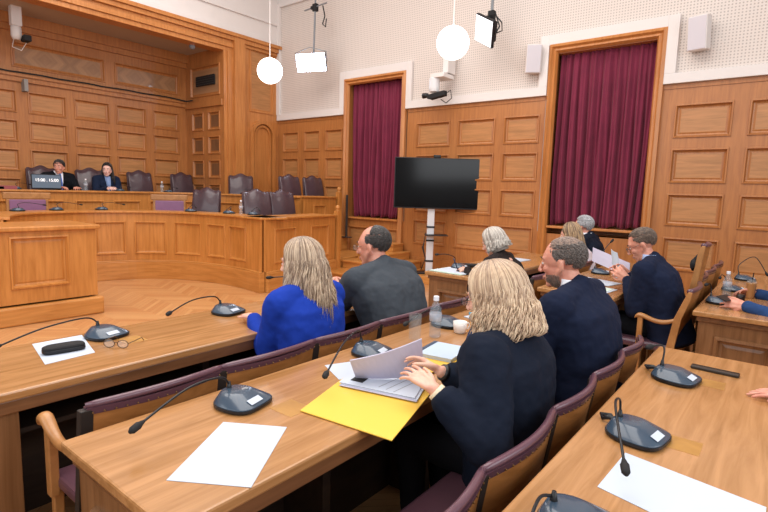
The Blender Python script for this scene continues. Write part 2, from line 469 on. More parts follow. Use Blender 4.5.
mb.box(XA-.1, XA-.05, -3.2, YS+.1, 0, ZC)
struct(mb.build('wall_left', [W_wallV, W_wallH, VENEER], recalc=False))
# alcove side wall
mb = MB()
PS = lambda u, z, d: (u, YS-d, z)
pan = [(a, b, c, d) for a, b in ((-10.36, -9.93), (-9.76, -9.34)) for c, d in rz]
panelled(mb, PS, XA, XP+.03, 0, 3.14, pan, mi=(0, 3))
panelled(mb, PS, XA, XP+.03, 3.14, ZC, [(-10.4, -9.33, 3.36, 3.98)], mi=(0, 2))
mb.box(XA, XP, YS-.04, YS, 3.14, 3.26)
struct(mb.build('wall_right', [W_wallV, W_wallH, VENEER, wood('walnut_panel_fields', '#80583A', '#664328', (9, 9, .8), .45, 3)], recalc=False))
o = MB().box(XA-.1, XP-.02, -3.2, YS+.1, ZC, ZC+.1).build('ceiling', PLASTER); struct(o)
o = MB().box(XP-.2, 3.2, -3.2, YW+.3, 6.6, 6.7).build('ceiling', WHITE); struct(o)

# ------------------------------------------------------------------ dais floors and steps
def polyslab(pts, z0, z1, name, mat):
    mb = MB(); a = [mb.v((x, y, z0)) for x, y in pts]; b = [mb.v((x, y, z1)) for x, y in pts]
    mb.f(a[::-1]); mb.f(b)
    for i in range(len(a)): j = (i+1) % len(a); mb.f([a[i], a[j], b[j], b[i]])
    return struct(mb.build(name, mat, bevel=.008))
lowF = [(-8.35, -1), (-8.35, 1.0), (-8.2, 2.3), (-8.3, 2.8), (-8.3, 3.4), (-8.15, 3.85), (-7.9, 4.2), (-7.5, 4.48), (-7.0, 4.66), (-6.4, 4.72), (-5.9, 4.68), (-6.22, 6.55), (-6.22, 6.6), (-6.3, YW-.01), (XP, YW-.01), (XP, YS), (XA, YS), (XA, -1)]
polyslab(lowF, 0.0, .3, 'floor', W_benchH)
upF = [(-9.3, -1), (-9.3, 4.7), (-9.15, 5.25), (-8.78, 5.72), (-8.3, 6.0), (-7.7, 6.2), (-7.05, 6.4), (-7.05, YW-.01), (XP, YW-.01), (XP, YS), (XA, YS), (XA, -1)]
polyslab(upF, .3, .6, 'floor', W_benchH)
stp = thing('dais_steps', 'oak steps rising along the wall between the dais bench and the left window', 'steps', (-5.6, 6.9, 0))
def step(x0, x1, y0, z0, z1, nm='step'):
    mb = MB(); mb.box(x0+5.6, x1+5.6, y0-6.9+.03, YW-.06-6.9, z0, z1-.03); mb.box(x0+5.6, x1+5.6+.015, y0-6.9, YW-.06-6.9, z1-.03, z1)
    return mb.build(nm, W_benchH, stp, bevel=.006)
step(-6.18, -5.1, 6.1, 0, .14); step(-6.18, -5.2, 6.6, .14, .28); step(-6.18, -5.45, 7.0, .28, .42); step(-6.18, -5.6, 7.3, .42, .56)
o = MB().box(-4.93, -4.25, 6.98, YW-.06, 0, .13).build('wooden_platform', W_benchH, bevel=.008)
tag(o, 'low oak platform under the television stand', 'platform')

# ------------------------------------------------------------------ dais benches
def pathP(pts):
    P = [V((x, y)) for x, y in pts]; L = [0]
    for a, b in zip(P, P[1:]): L.append(L[-1]+(b-a).length)
    nor = []
    for i in range(len(P)):
        t = (P[min(i+1, len(P)-1)]-P[max(i-1, 0)]).normalized(); nor.append(V((t.y, -t.x)))
    def f(u, z, d):
        u = max(0, min(L[-1], u))
        for i in range(len(L)-1):
            if u <= L[i+1]+1e-9: break
        t = (u-L[i])/(L[i+1]-L[i]); p = P[i].lerp(P[i+1], t); n = nor[i].lerp(nor[i+1], t).normalized()
        return V((p.x+n.x*d, p.y+n.y*d, z))
    return f, L[-1]
def bezl(pts, n=5):
    """catmull-rom smoothing of 2D path"""
    out = []
    P = [V(p) for p in pts]
    for i in range(len(P)-1):
        p0 = P[max(i-1, 0)]; p1 = P[i]; p2 = P[i+1]; p3 = P[min(i+2, len(P)-1)]
        for k in range(n):
            t = k/n
            out.append(.5*((2*p1)+(p2-p0)*t+(2*p0-5*p1+4*p2-p3)*t*t+(3*p1-p0-3*p2+p3)*t**3))
    out.append(P[-1]); return [(p.x, p.y) for p in out]
def strip(mb, f, u0, u1, z0, z1, d0, d1, du=.12):
    n = max(1, int((u1-u0)/du)); loops = []
    for k in range(n+1):
        u = u0+(u1-u0)*k/n
        loops.append([f(u, z0, d0), f(u, z0, d1), f(u, z1, d1), f(u, z1, d0)])
    mb.loft(loops)
def bench(name, label, path, zf, zp, zt, depth, npan, loc0, inset=.12, sgn=1, us=None):
    """path: front line; front face on the +d side"""
    f, L = pathP(path)
    g = lambda u, z, d: f(u, z, d*sgn) - V(loc0)
    root = thing(name, label, 'bench', loc0)
    mb = MB()
    w = L/npan; pan = [(i*w+inset/2+.02, (i+1)*w-inset/2-.02, zp+.1, zt-.16) for i in range(npan)]
    if us: pan = [(a_, b_, zp+.1, zt-.16) for a_, b_ in us]
    panelled(mb, g, 0, L, zp, zt-.03, pan, du=.12, prof=((0, 0), (.006, .014), (.02, .014), (.03, -.014), (.045, -.018)))
    strip(mb, g, 0, L, zp+.001, zt-.031, -.055, -.03)
    mb.build('front_panel', [W_bench, W_bench], root, recalc=False)
    if zp > zf+.01:
        mb = MB(); strip(mb, g, 0, L, zf, zp-.02, -.04, .05); strip(mb, g, 0, L, zp-.02, zp, -.04, .035)
        mb.build('plinth', W_benchH, root, bevel=.006)
    mb = MB(); strip(mb, g, 0, L, zt-.03, zt, -depth, .035); mb.build('desktop', W_bench, root, bevel=.006)
    return root, g, L
lowC = bezl([(-7.0, 1.9), (-7.5, 2.05), (-7.98, 2.35), (-8.25, 2.8), (-8.32, 3.3), (-8.14, 3.88), (-7.8, 4.27), (-7.4, 4.5), (-6.9, 4.63), (-6.35, 4.66), (-5.85, 4.6)], 4)
bench('curved_dais_bench', 'curved oak front bench of the dais with panelled face and plinth', lowC, 0, .3, 1.08, .42, 8, (-7.6, 4.0, 0), us=[(.15, .6), (.72, 1.2), (1.3, 1.65), (1.75, 2.1), (2.2, 2.63), (2.75, 3.23), (3.36, 3.84), (3.96, 4.34), (4.43, 4.84)])
# end piece of the lower tier
f = None
bench('dais_end_bench', 'straight oak end section of the lower dais bench with two panels', [(-5.85, 4.66), (-6.18, 6.42)], 0, .3, 1.08, .46, 2, (-6.0, 5.6, 0), inset=.34)
upC = bezl([(-9.35, .3), (-9.35, 2.5), (-9.35, 4.5), (-9.2, 5.25), (-8.8, 5.74), (-8.3, 6.0), (-7.7, 6.22), (-7.02, 6.36)], 4)
bench('upper_dais_bench', 'raised oak bench behind the curved one, where the two people sit', upC, .3, .6, 1.365, .5, 12, (-9.0, 4.0, 0))
bench('dais_end_bench', 'short oak end section of the upper dais bench beside the left window', [(-7.0, 6.42), (-7.0, 7.28)], .3, .6, 1.375, .46, 1, (-7.0, 6.9, 0), inset=.5)
def post(x, y, z0, z1, label):
    mb = MB(); mb.box(-.045, .045, -.045, .045, 0, z1-z0-.06)
    mb.lathe([(.04, 0), (.05, .01), (.03, .025), (.045, .05), (.04, .08), (.015, .1)], (0, 0, z1-z0-.06), 12)
    o = mb.build('newel_post', W_bench, None, bevel=.004); o.location = (x, y, z0)
    tag(o, label, 'post', 'oak posts ending the dais benches')
post(-6.2, 6.5, 0, 1.2, 'oak post with rounded finial ending the lower dais bench')
post(-6.99, 7.36, .3, 1.52, 'oak post with rounded finial ending the upper dais bench by the curtain')
# lectern-like cabinet on the left
root = thing('oak_cabinet', 'large free-standing oak cabinet with one moulded panel, left foreground of the dais', 'cabinet', (-6.6, 1.9, 0))
mb = MB(); PX = lambda u, z, d: V((.38+d, u-1.9, z))
panelled(mb, PX, -.6, 2.53, .22, .98, [(1.69, 2.25, .38, .93), (.75, 1.4, .38, .93), (-.2, .45, .38, .93)])
PX2 = lambda u, z, d: V((-.38+u, .63+d, z))
mb.mi = 0; panelled(mb, PX2, 0, .76, .22, .98, [(.14, .62, .38, .93)])
mb.mi = 0; mb.box(-.38, .34, -2.5, .59, .22, .98)
mb.build('body', [W_bench, W_bench], root, recalc=False)
MB().box(-.43, .43, -2.55, .68, 0, .2).build('plinth', W_benchH, root, bevel=.02)
MB().box(-.42, .42, -2.55, .67, .98, 1.03).build('top', W_bench, root, bevel=.012)

# ------------------------------------------------------------------ dais chairs
def camel(mb, w, z0, z1, x, th, n=24):
    """leather back with a humped top, facing +x"""
    def top(s):
        a = abs(s)
        return z1 - .0 - (.045*(1-math.cos(min(a/.62, 1)*PI))/2*1.2) - (0.02*max(0, (a-.62)/.38)**2 if a > .62 else 0) + (.022*math.exp(-((a-.9)/.12)**2))
    for side, xx in ((1, x+th/2), (-1, x-th/2)): pass
    G = {}
    for fb in (0, 1):
        for i in range(n+1):
            s = -1+2*i/n
            for j in range(9):
                t = j/8; z = z0+(top(s)-z0)*t
                bul = .03*math.sin(PI*t)*(1-s*s) if fb else 0
                G[fb, i, j] = mb.v((x+(th/2+bul if fb else -th/2)-.10*t*t, s*w/2*(1-.04*t), z))
    for fb in (0, 1):
        for i in range(n):
            for j in range(8): mb.f([G[fb, i, j], G[fb, i+1, j], G[fb, i+1, j+1], G[fb, i, j+1]])
    for i in range(n):
        for j in (0, 8): mb.f([G[0, i, j], G[0, i+1, j], G[1, i+1, j], G[1, i, j]])
    for j in range(8):
        for i in (0, n): mb.f([G[0, i, j], G[0, i, j+1], G[1, i, j+1], G[1, i, j]])
    return [V((x-.10, s*w/2*.965, top(s))) for s in [-1+2*k/n for k in range(n+1)]]
def dais_chair(loc, rz, label, w=.49, h=1.17):
    t = thing('leather_chair', label, 'chair', loc, rz, 'high-backed leather chairs on the dais')
    mb = MB(); tp = camel(mb, w, .5, h, -.2, .05)
    mb.build('backrest', LEATHERD, t, smooth=True)
    mb = MB(); pts = [V((-.2, -w/2, .5))] + [V((-.22-.05, -w/2*.98, .85))] + tp + [V((-.27, w/2*.98, .85)), V((-.2, w/2, .5))]
    mb.tube(pts, .016, 6); mb.build('back_frame', LEATHERE, t, smooth=True)
    MB().box(-.22, .24, -w/2, w/2, .4, .5).build('seat', LEATHERD, t, bevel=.03, seg=3)
    for s in (-1, 1):
        mb = MB(); mb.tube([(-.24, s*w/2, .72), (-.05, s*(w/2+.02), .7), (.15, s*(w/2+.02), .69), (.2, s*(w/2+.02), .66)], [.016, .02, .022, .016], 8)
        mb.tube([(.16, s*(w/2+.01), .68), (.14, s*w/2, .42)], .016, 8); mb.build('armrest', LEATHERE, t, smooth=True)
        for xx in (-.2, .2): MB().caps((xx, s*(w/2-.03), .02), (xx, s*(w/2-.03), .4), .018, .02, 8).build('leg', W_arm, t, smooth=True)
    return t
ch0 = dais_chair((-10.1, 5.1, .6), 0, 'humped brown leather chair empty beside the dark-haired woman')
dup(ch0, (-10.08, 6.0, .6), 0, 'humped brown leather chair empty in the alcove corner by the side wall')
dup(ch0, (-10.22, 3.45, .6), R(8), 'leather chair behind the man at the dais')
dup(ch0, (-10.15, 4.16, .6), R(-6), 'leather chair behind the dark-haired woman')
dup(ch0, (-8.78, 6.44, .6), R(-25), 'humped leather chair in front of the corner pillar on the upper tier')
dup(ch0, (-7.55, 6.8, .6), R(-4), 'humped leather chair on the upper tier, left of the pair by the back wall')
dup(ch0, (-7.5, 7.38, .6), R(-4), 'humped leather chair on the upper tier nearest the left curtain')
dup(ch0, (-8.02, 5.0, .3), R(-52), 'large humped leather chair at the curved bench left of the water bottle')
dup(ch0, (-6.78, 5.36, .3), R(-14), 'humped leather chair at the lower end bench, left of the pair')
dup(ch0, (-6.72, 5.88, .3), R(-8), 'humped leather chair at the lower end bench nearest the finial post')
def purple_chair(loc, rz, label):
    t = thing('wooden_chair', label, 'chair', loc, rz, 'wooden chairs with violet backs at the curved bench')
    MB().box(-.04, 0, -.31, .31, .93, 1.03).build('crest_rail', W_arm, t, bevel=.012)
    MB().box(-.035, 0, -.25, .25, .62, .925).build('backrest', VIOLET, t, bevel=.012)
    for s in (-1, 1):
        MB().box(-.04, 0, s*.25-.022, s*.25+.022, .0, .93).build('leg', W_arm, t, bevel=.006)
        MB().box(.38, .42, s*.23-.02, s*.23+.02, .0, .42).build('leg', W_arm, t, bevel=.006)
    MB().box(0.0, .44, -.25, .25, .42, .48).build('seat', VIOLET, t, bevel=.02)
    return t
pc = purple_chair((-8.98, 2.72, .3), 0, 'wooden chair with violet back panel below the screen on the dais')
dup(pc, (-8.75, 4.83, .3), R(-20), 'wooden chair with violet back panel below the middle empty dais chairs')

# ------------------------------------------------------------------ desks of the hall
PW = .57
def desk(x0, y0, y1, label, plates=(), mods=(), wall=False):
    """long desk running along y; users sit on the +x side"""
    x1 = x0+PW; L = y1-y0; t = thing('long_oak_desk', label, 'desk', (x0+PW/2, y0, 0))
    a, b = -PW/2, PW/2
    MB().box(a-.015, b+.015, -.015, L+.015, .725, .76).build('desktop', W_desk, t, bevel=.007)
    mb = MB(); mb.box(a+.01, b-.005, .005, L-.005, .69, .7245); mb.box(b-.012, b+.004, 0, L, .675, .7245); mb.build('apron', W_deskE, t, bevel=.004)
    for yy, s in ((0, 1), (L, -1)):
        mb = MB(); PE = (lambda u, z, d, yy=yy, s=s: V((u, yy+(.02-d)*s, z)))
        panelled(mb, PE, a+.02, b-.02, 0, .69, [(a+.12, b-.12, .14, .6)], mi=(0, 0))
        mb.box(a+.02, b-.02, min(yy+s*.055, yy+s*.07), max(yy+s*.055, yy+s*.07), 0, .69)
        mb.box(a+.02, a+.06, min(yy+s*.021, yy+s*.06), max(yy+s*.021, yy+s*.06), 0, .69); mb.box(b-.06, b-.02, min(yy+s*.021, yy+s*.06), max(yy+s*.021, yy+s*.06), 0, .69)
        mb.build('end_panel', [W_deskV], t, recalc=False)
    mb = MB(); PF = lambda u, z, d: V((a+.03-d, u, z))
    n = max(1, int(L/.68)); w = (L-.12)/n
    panelled(mb, PF, .06, L-.06, 0, .69, [(.06+i*w+.06, .06+(i+1)*w-.06, .14, .6) for i in range(n)], mi=(0, 0))
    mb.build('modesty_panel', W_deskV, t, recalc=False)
    MB().box(a+.064, a+.078, .075, L-.075, 0, .69).build('kneehole_shade_board', W_shade, t)  # added dark back-board standing in for kneehole shade
    MB().box(a+.07, a+.36, .065, L-.065, .5, .52).build('shelf', W_shade, t)
    for m in mods:
        if m < .6: MB().box(a+.07, b-.02, m-y0-.1, m-y0+.06, 0, .689).build('pilaster', W_deskV, t, bevel=.003)
        else: MB().box(a+.07, a+.3, m-y0-.02, m-y0+.02, 0, .689).build('partition', W_shade, t, bevel=.003)
    for px, py in plates:
        MB().box(px-(x0+PW/2)-.055, px-(x0+PW/2)+.055, py-y0-.05, py-y0+.05, .7585, .7608).build('cable_plate', INLAY, t)
    return t
X1, X2, X3 = -2.68, -1.57, -.455
desk(X1, -.9, 3.1, 'front oak desk row with the spectacles lying on it', [(-2.42, 1.13), (-2.4, 1.83)], [.52, 1.5, 2.3])
desk(X2, .54, 2.98, 'middle oak desk row holding the yellow folder', [(-1.27, 1.12), (-1.27, 1.83), (-1.35, 2.6)], [1.3, 2.0])
desk(X3, .45, 2.86, 'near right oak desk row with a dark nameplate and resting hand', [(-.2, 1.74), (-.2, 2.42)], [1.6])
B1 = desk(X1, 4.05, 6.4, 'far oak desk block where the woman with grey-blonde hair writes', [], [5.2])
desk(X2, 4.05, 6.45, 'far middle oak desk in front of the man reading papers', [], [5.2])
desk(X3, 4.0, 6.48, 'far right oak desk holding the iced coffee and bottle', [], [5.2])

# ------------------------------------------------------------------ rows of joined seats
def seat_proto(w, label, group, zt=.81):
    t = thing('auditorium_seat', label, 'seat', (0, 0, 0), 0, group)
    # origin at floor, near end of the backrest; backrest along +y, rear towards +x
    n = 12; zb = .40
    def c(s, z): return V((.06*(z-zb)/(zt-zb)-.08+.038*math.sin(PI*s), w*s, z))
    mb = MB(); lo = []
    for k in range(n+1):
        s = .02+.96*k/n
        lo.append([c(s, zb)+V((-.009, 0, 0)), c(s, zb)+V((.009, 0, 0)), c(s, zt)+V((.009, 0, 0)), c(s, zt)+V((-.009, 0, 0))])
    mb.loft(lo); mb.build('backrest', W_seat, t, bevel=.003)
    mb = MB(); mb.tube([c(s, zt+.006+.008*math.sin(PI*s)) for s in [k/16 for k in range(17)]], [.010]+[.0125]*15+[.010], 8)
    lp = mb.build('leather_top', LEATHER, t, smooth=True)
    mb = MB(); pts = []
    lo = [[c(k/n, zt-.024)+V((.0105, 0, 0)), c(k/n, zt)+V((.0145, 0, 0)), c(k/n, zt)+V((-.0145, 0, 0)), c(k/n, zt-.024)+V((-.0105, 0, 0))] for k in range(n+1)]
    mb.loft(lo); mb.mi = 1
    for k in range(15):
        mb.ell(c((k+.5)/15, zt-.018)+V((.0125, 0, 0)), (.0035, .0035, .0035), nu=6, nv=4)
    mb.build('leather_binding', [LEATHER, BRASS], t)
    mb = MB(); lo = [c(0, z)+V((.014, -.0, 0)) for z in (zb-.08, .8)]
    mb = MB(); a, b = c(0, zb-.1), c(0, zt-.005)
    mb.loft([[a+V((-.014, -.02, 0)), a+V((.016, -.02, 0)), a+V((.016, .02, 0)), a+V((-.014, .02, 0))], [b+V((-.014, -.02, 0)), b+V((.016, -.02, 0)), b+V((.016, .02, 0)), b+V((-.014, .02, 0))]])
    mb.build('bracket', STRAP, t, bevel=.003)
    MB().box(-.38, -.09, .01, w-.01, .40, .45).build('seat', LEATHER, t, bevel=.015)
    mb = MB(); mb.box(-.12, -.08, .0, .035, .0, .40); mb.build('leg', W_arm, t, bevel=.005)
    mb = MB(); mb.box(-.36, -.33, .0, .035, .0, .40); mb.build('leg', W_arm, t, bevel=.005)
    return t
def armrest(t, y=0.0, xf=-.36, z=.64):
    mb = MB(); y0 = y
    prof = [(-.06, z+.02), (-.2, z-.045), (-.3, z-.025), (xf, z+.03), (xf-.045, z+.015), (xf-.05, z-.02)]
    lo = []
    for i, (x, zz) in enumerate(prof):
        hw = [.018, .02, .024, .03, .028, .018][i]; th = [.02, .02, .02, .022, .02, .012][i]
        lo.append([V((x, y0-hw, zz-th)), V((x, y0+hw, zz-th)), V((x, y0+hw*.8, zz+th)), V((x, y0-hw*.8, zz+th))])
    mb.loft(lo); mb.build('armrest', W_arm, t, smooth=True, bevel=0, sub=2)
    MB().box(xf+.01, xf+.05, y0-.016, y0+.016, .38, z).build('arm_post', W_arm, t, bevel=.005)
joints1 = [.63, 1.12, 1.62, 2.09, 2.68, 3.12]
joints2 = [.28, .70, 1.16, 1.67, 2.12, 2.55, 2.9]
joints2b = [4.73, 5.30, 5.90, 6.48]
joints1b = [4.15, 4.7, 5.25, 5.85, 6.35]
ords = ['first', 'second', 'third', 'fourth', 'fifth', 'sixth', 'seventh', 'eighth']
def seatrow(x, js, desc, group, arms, zt=.81):
    protos = {}
    for i, (a, b) in enumerate(zip(js, js[1:])):
        w = round(b-a, 2); lab = '%s seat from the near end %s, plum leather top roll' % (ords[i], desc)
        if w not in protos:
            t = seat_proto(w, lab, group, zt); t.location = (x, a, 0); protos[w] = t
            noarm = t
        else:
            t = dup(protos[w], (x, a, 0), 0, lab, group, skip=('armrest', 'arm_post'))
        if i in arms: armrest(t)
seatrow(-1.655, joints1, 'of the front seat row', 'joined seats of the front row', (0, 4), .80)
seatrow(-.55, joints2, 'of the middle seat row', 'joined seats of the middle row', (3, 5), .778)
seatrow(-1.655, joints1b, 'of the far front block', 'joined seats of the far front block', (0, 3))
seatrow(-.54, joints2b, 'of the far middle block', 'joined seats of the far middle block', (), .865)

def armchair(loc, rz, label, tall=.95, w=.52):
    t = thing('wooden_armchair', label, 'armchair', loc, rz, None)
    # faces -x
    for s, nm in ((-1, 1), (1, 1)):
        y = s*w/2
        mb = MB(); lo = []
        for x, z, h in ((.0, 0, .022), (-.03, .25, .024), (-.04, .45, .026), (-.01, .66, .024), (.035, tall-.06, .02), (.05, tall, .012)):
            lo.append([V((x-h, y-.018, z)), V((x+h, y-.018, z)), V((x+h, y+.018, z)), V((x-h, y+.018, z))])
        mb.loft(lo).build('rear_post', W_arm, t, bevel=.004)
        mb = MB(); lo = []
        for x, z, hw, th in ((-.0, .66, .018, .018), (-.08, .615, .021, .018), (-.16, .615, .024, .018), (-.24, .65, .03, .02), (-.28, .645, .028, .02), (-.295, .62, .016, .01)):
            lo.append([V((x, y-hw, z-th)), V((x, y+hw, z-th)), V((x, y+hw*.8, z+th)), V((x, y-hw*.8, z+th))])
        mb.loft(lo).build('armrest', W_arm, t, smooth=True, sub=2)
        MB().box(-.27, -.235, y-.017, y+.017, 0, .64).build('front_leg', W_arm, t, bevel=.005)
    MB().box(-.42, -.04, -w/2+.02, w/2-.02, .39, .45).build('seat', LEATHER, t, bevel=.02)
    mb = MB(); lo = []
    for k in range(11):
        s = -1+2*k/10; y = s*(w/2-.02); bx = .03*(1-s*s)
        lo.append([V((-.04+bx, y, .5)), V((-.022+bx, y, .5)), V((.05+bx, y, tall)), V((.032+bx, y, tall))])
    mb.loft(lo).build('backrest', W_seat, t, bevel=.003)
    mb = MB(); mb.tube([(.042+.03*(1-(-1+2*k/10)**2), (-1+2*k/10)*w/2, tall+.004) for k in range(11)], .017, 8).build('leather_top', LEATHER, t, smooth=True)
    return t
armchair((-.56, 4.37, 0), 0, 'wooden armchair with curled arms under the man reading papers', .86, .5)
t = armchair((-.57, 4.8, 0), 0, 'tall narrow wooden chair back standing behind the reading man', 1.15, .26)
mb = MB(); mb.caps((-.06, -.05, 1.06), (-.1, -.05, .98), .025, .04); mb.caps((-.1, -.08, .98), (-.1, .0, .93), .035, .03); mb.box(-.13, -.1, -.1, .0, .93, 1.02)
o = fuse(mb, 'black_bag', BLACKM, None, .012, 3, .02); o.location = (-.52, 4.7, .03); o.scale = (.6, .5, .8); o.location.z = .22; tag(o, 'small black bag hanging on the tall chair back behind the reading man', 'bag')

# ------------------------------------------------------------------ desk microphones
def mic(x, y, z, rz, neck, label, group='delegate microphones on the desks', sc=1.0, plug=False):
    """rz: direction the low front (label side) faces; neck: world-space points for bend and head"""
    t = thing('conference_microphone', label, 'microphone', (x, y, z), rz, group)
    def lp(zz, s, dx, sq=3.4):
        out = []
        for k in range(28):
            a = 2*PI*k/28; ca_, sa_ = math.cos(a), math.sin(a)
            rx = .088*s; ry = .092*s*(1-.28*max(0, -ca_))
            out.append(V((dx+math.copysign(abs(ca_)**(2/sq), ca_)*rx, math.copysign(abs(sa_)**(2/sq), sa_)*ry, zz))*sc)
        return out
    MB().loft([lp(.0, .93, 0), lp(.006, 1, 0), lp(.014, 1, 0)]).build('base', BLACK, t, smooth=False)
    MB().loft([lp(.0145, .985, 0), lp(.018, .96, -.001), lp(.040, .62, -.02), lp(.046, .52, -.024), lp(.048, .4, -.026)]).build('housing', SLATE, t, smooth=True)
    mb = MB(); mb.quad(V((.052, -.04, .0345))*sc, V((.074, -.04, .0245))*sc, V((.074, .02, .0245))*sc, V((.052, .02, .0345))*sc)
    mb.build('label_strip', PAPER, t, solid=.001)
    M = Matrix.Translation((x, y, z)) @ Matrix.Rotation(rz, 4, 'Z'); Mi = M.inverted()
    st_ = V((-.055, 0, .04))*sc
    pts = [st_, st_+V((0, 0, .02))]
    w = [Mi @ V(p) for p in neck]
    ctrl = pts+w
    # smooth curve
    out = []
    for i in range(len(ctrl)-1):
        p0 = ctrl[max(i-1, 0)]; p1 = ctrl[i]; p2 = ctrl[i+1]; p3 = ctrl[min(i+2, len(ctrl)-1)]
        for k in range(6):
            q = k/6; out.append(.5*((2*p1)+(p2-p0)*q+(2*p0-5*p1+4*p2-p3)*q*q+(3*p1-p0-3*p2+p3)*q**3))
    out.append(ctrl[-1])
    g = MB().tube(out, .0038*sc, 8).build('gooseneck', BLACK, t, smooth=True)
    MB().tube([st_+V((0, 0, -.01)), st_+V((0, 0, .008)), st_+V((0, 0, .03))], [.011*sc, .009*sc, .005*sc], 10).build('neck_socket', BLACK, t, smooth=True)
    d = (out[-1]-out[-2]).normalized(); e = out[-1]
    MB().tube([e-d*.012, e, e+d*.008, e+d*.03, e+d*.04], [.005*sc, .008*sc, .0115*sc, .011*sc, .005*sc], 12).build('microphone_head', BLACKM, t, smooth=True)
    if plug:
        MB().tube([V((-.06, .03, .012)), V((-.1, .035, .02)), V((-.12, .03, .01)), V((-.14, .06, .01)), V((-.11, .07, .012)), V((-.09, .05, .01))], [.008, .009, .006, .006, .007, .004], 8).build('plug', BLACK, t, smooth=True)
    return t
# rows: z of desk .76
D = .7605
mic(-2.56, 1.07, D, R(15), [(-2.61, 1.0, .855), (-2.53, .8, .86), (-2.4, .6, .85)], 'desk microphone on the front row left, neck bent over the spectacle case')
mic(-2.56, 1.76, D, R(15), [(-2.61, 1.70, .86), (-2.54, 1.52, .875), (-2.44, 1.34, .855)], 'desk microphone on the front row left of the woman in blue')
mic(-2.56, 2.47, D, R(15), [(-2.62, 2.42, .87), (-2.66, 2.33, .90), (-2.72, 2.22, .9)], 'desk microphone on the front row between the woman in blue and the balding man')
mic(-1.42, 1.03, D, R(15), [(-1.46, .97, .86), (-1.44, .84, .865), (-1.38, .66, .83)], 'desk microphone on the middle row above the loose white sheet')
mic(-1.45, 1.76, D, R(12), [(-1.48, 1.70, .875), (-1.4, 1.52, .875), (-1.26, 1.28, .845)], 'desk microphone on the middle row behind the raised papers')
mic(-1.47, 2.45, D, R(12), [(-1.5, 2.42, .865), (-1.5, 2.3, .87), (-1.46, 2.05, .85)], 'desk microphone on the middle row beside the white cup')
mic(-.315, 1.7, D, R(-8), [(-.37, 1.69, .87), (-.35, 1.55, .9), (-.27, 1.34, .84)], 'desk microphone on the near right row above the big white sheet', plug=True)
mic(-.315, 2.37, D, R(-8), [(-.37, 2.4, .87), (-.385, 2.41, .885), (-.41, 2.36, .885)], 'desk microphone on the near right row beside the dark nameplate', plug=True)
mic(-.31, 1.12, D, R(5), [(-.37, 1.11, .82), (-.375, 1.05, .84), (-.36, .95, .83)], 'desk microphone on the near right row at the bottom edge of the picture')
mic(-.36, 4.42, D, R(5), [(-.42, 4.42, .87), (-.43, 4.4, .9), (-.44, 4.35, .9)], 'desk microphone on the far right desk nearest the joined hands')
mic(-.33, 5.15, D, R(5), [(-.4, 5.15, .87), (-.42, 5.1, .89), (-.42, 5.0, .88)], 'desk microphone on the far right desk behind the water bottle')
mic(-.3, 5.95, D, R(5), [(-.36, 5.97, .9), (-.25, 6.05, .98), (-.15, 6.05, .84)], 'desk microphone on the far right desk nearest the wall')
mic(-1.43, 5.25, D, R(15), [(-1.44, 5.25, .9), (-1.42, 5.3, 1.0), (-1.38, 5.34, 1.07)], 'desk microphone with upright neck in front of the reading man')
mic(-2.55, 5.3, D, R(15), [(-2.6, 5.25, .87), (-2.5, 5.1, .88), (-2.4, 4.95, .85)], 'desk microphone on the far front desk past the writing woman')
mic(-2.55, 4.45, D, R(15), [(-2.6, 4.42, .87), (-2.65, 4.35, .9), (-2.7, 4.28, .9)], 'desk microphone on the far front desk before the writing woman')
# dais ones
zz = 1.0805
for x, y, a, lb in ((-8.42, 2.42, 0, 'left of the screen'), (-8.55, 2.95, 0, 'below the man at the dais'), (-8.58, 3.6, 0, 'below the dark-haired woman'), (-7.72, 4.62, -60, 'left of the large leather chair'), (-7.0, 4.85, -70, 'right of the large leather chair'), (-6.55, 4.98, -60, 'on the corner of the curved bench')):
    nx, ny = math.cos(R(a+60)), math.sin(R(a+60))
    mic(x, y, zz, R(a+180), [(x+.03, y, zz+.1), (x+nx*.1, y+ny*.12, zz+.12), (x+nx*.14, y+ny*.34, zz+.09)], 'small desk microphone on the curved dais bench ' + lb, 'microphones on the dais', 1.0)
zz = 1.3655
for x, y, lb in ((-9.6, 2.75, 'left of the screen'), (-9.6, 4.35, 'in front of the dark-haired woman'), (-9.45, 5.2, 'in front of the alcove corner chair'), (-8.5, 6.28, 'in front of the pillar chair')):
    mic(x, y, zz, R(180), [(x+.02, y+.0, zz+.09), (x-.05, y+.1, zz+.1), (x-.1, y+.22, zz+.08)], 'small desk microphone on the upper dais bench ' + lb, 'microphones on the dais', .9)

# ------------------------------------------------------------------ loose things
def sheet(pts, z, name, label, mat=PAPER, cat='paper', group=None, th=.0012):
    c = sum((V(p) for p in pts), V((0, 0)))/len(pts)
    mb = MB(); mb.extr([(p[0]-c.x, p[1]-c.y, 0) for p in pts], (0, 0, th)); o = mb.build(name, mat); o.location = (c.x, c.y, z)
    return tag(o, label, cat, group)
sheet([(-2.66, .79), (-2.66, 1.0), (-2.34, .93), (-2.32, .73)], D, 'paper_sheet', 'white sheet under the black spectacle case on the front desk')
sheet([(-1.345, .905), (-1.17, 1.015), (-.985, .74), (-1.17, .62)], D, 'paper_sheet', 'loose white sheet alone near the end of the middle desk')
sheet([(-.325, 1.325), (-.315, 1.565), (.02, 1.51), (.02, 1.25)], D, 'paper_sheet', 'large white sheet on the near right desk beneath the microphone head')
sheet([(-1.49, 1.5), (-1.42, 1.66), (-1.25, 1.6), (-1.33, 1.42)], D, 'paper_sheet', 'white sheet half hidden under the raised papers left of the folder')
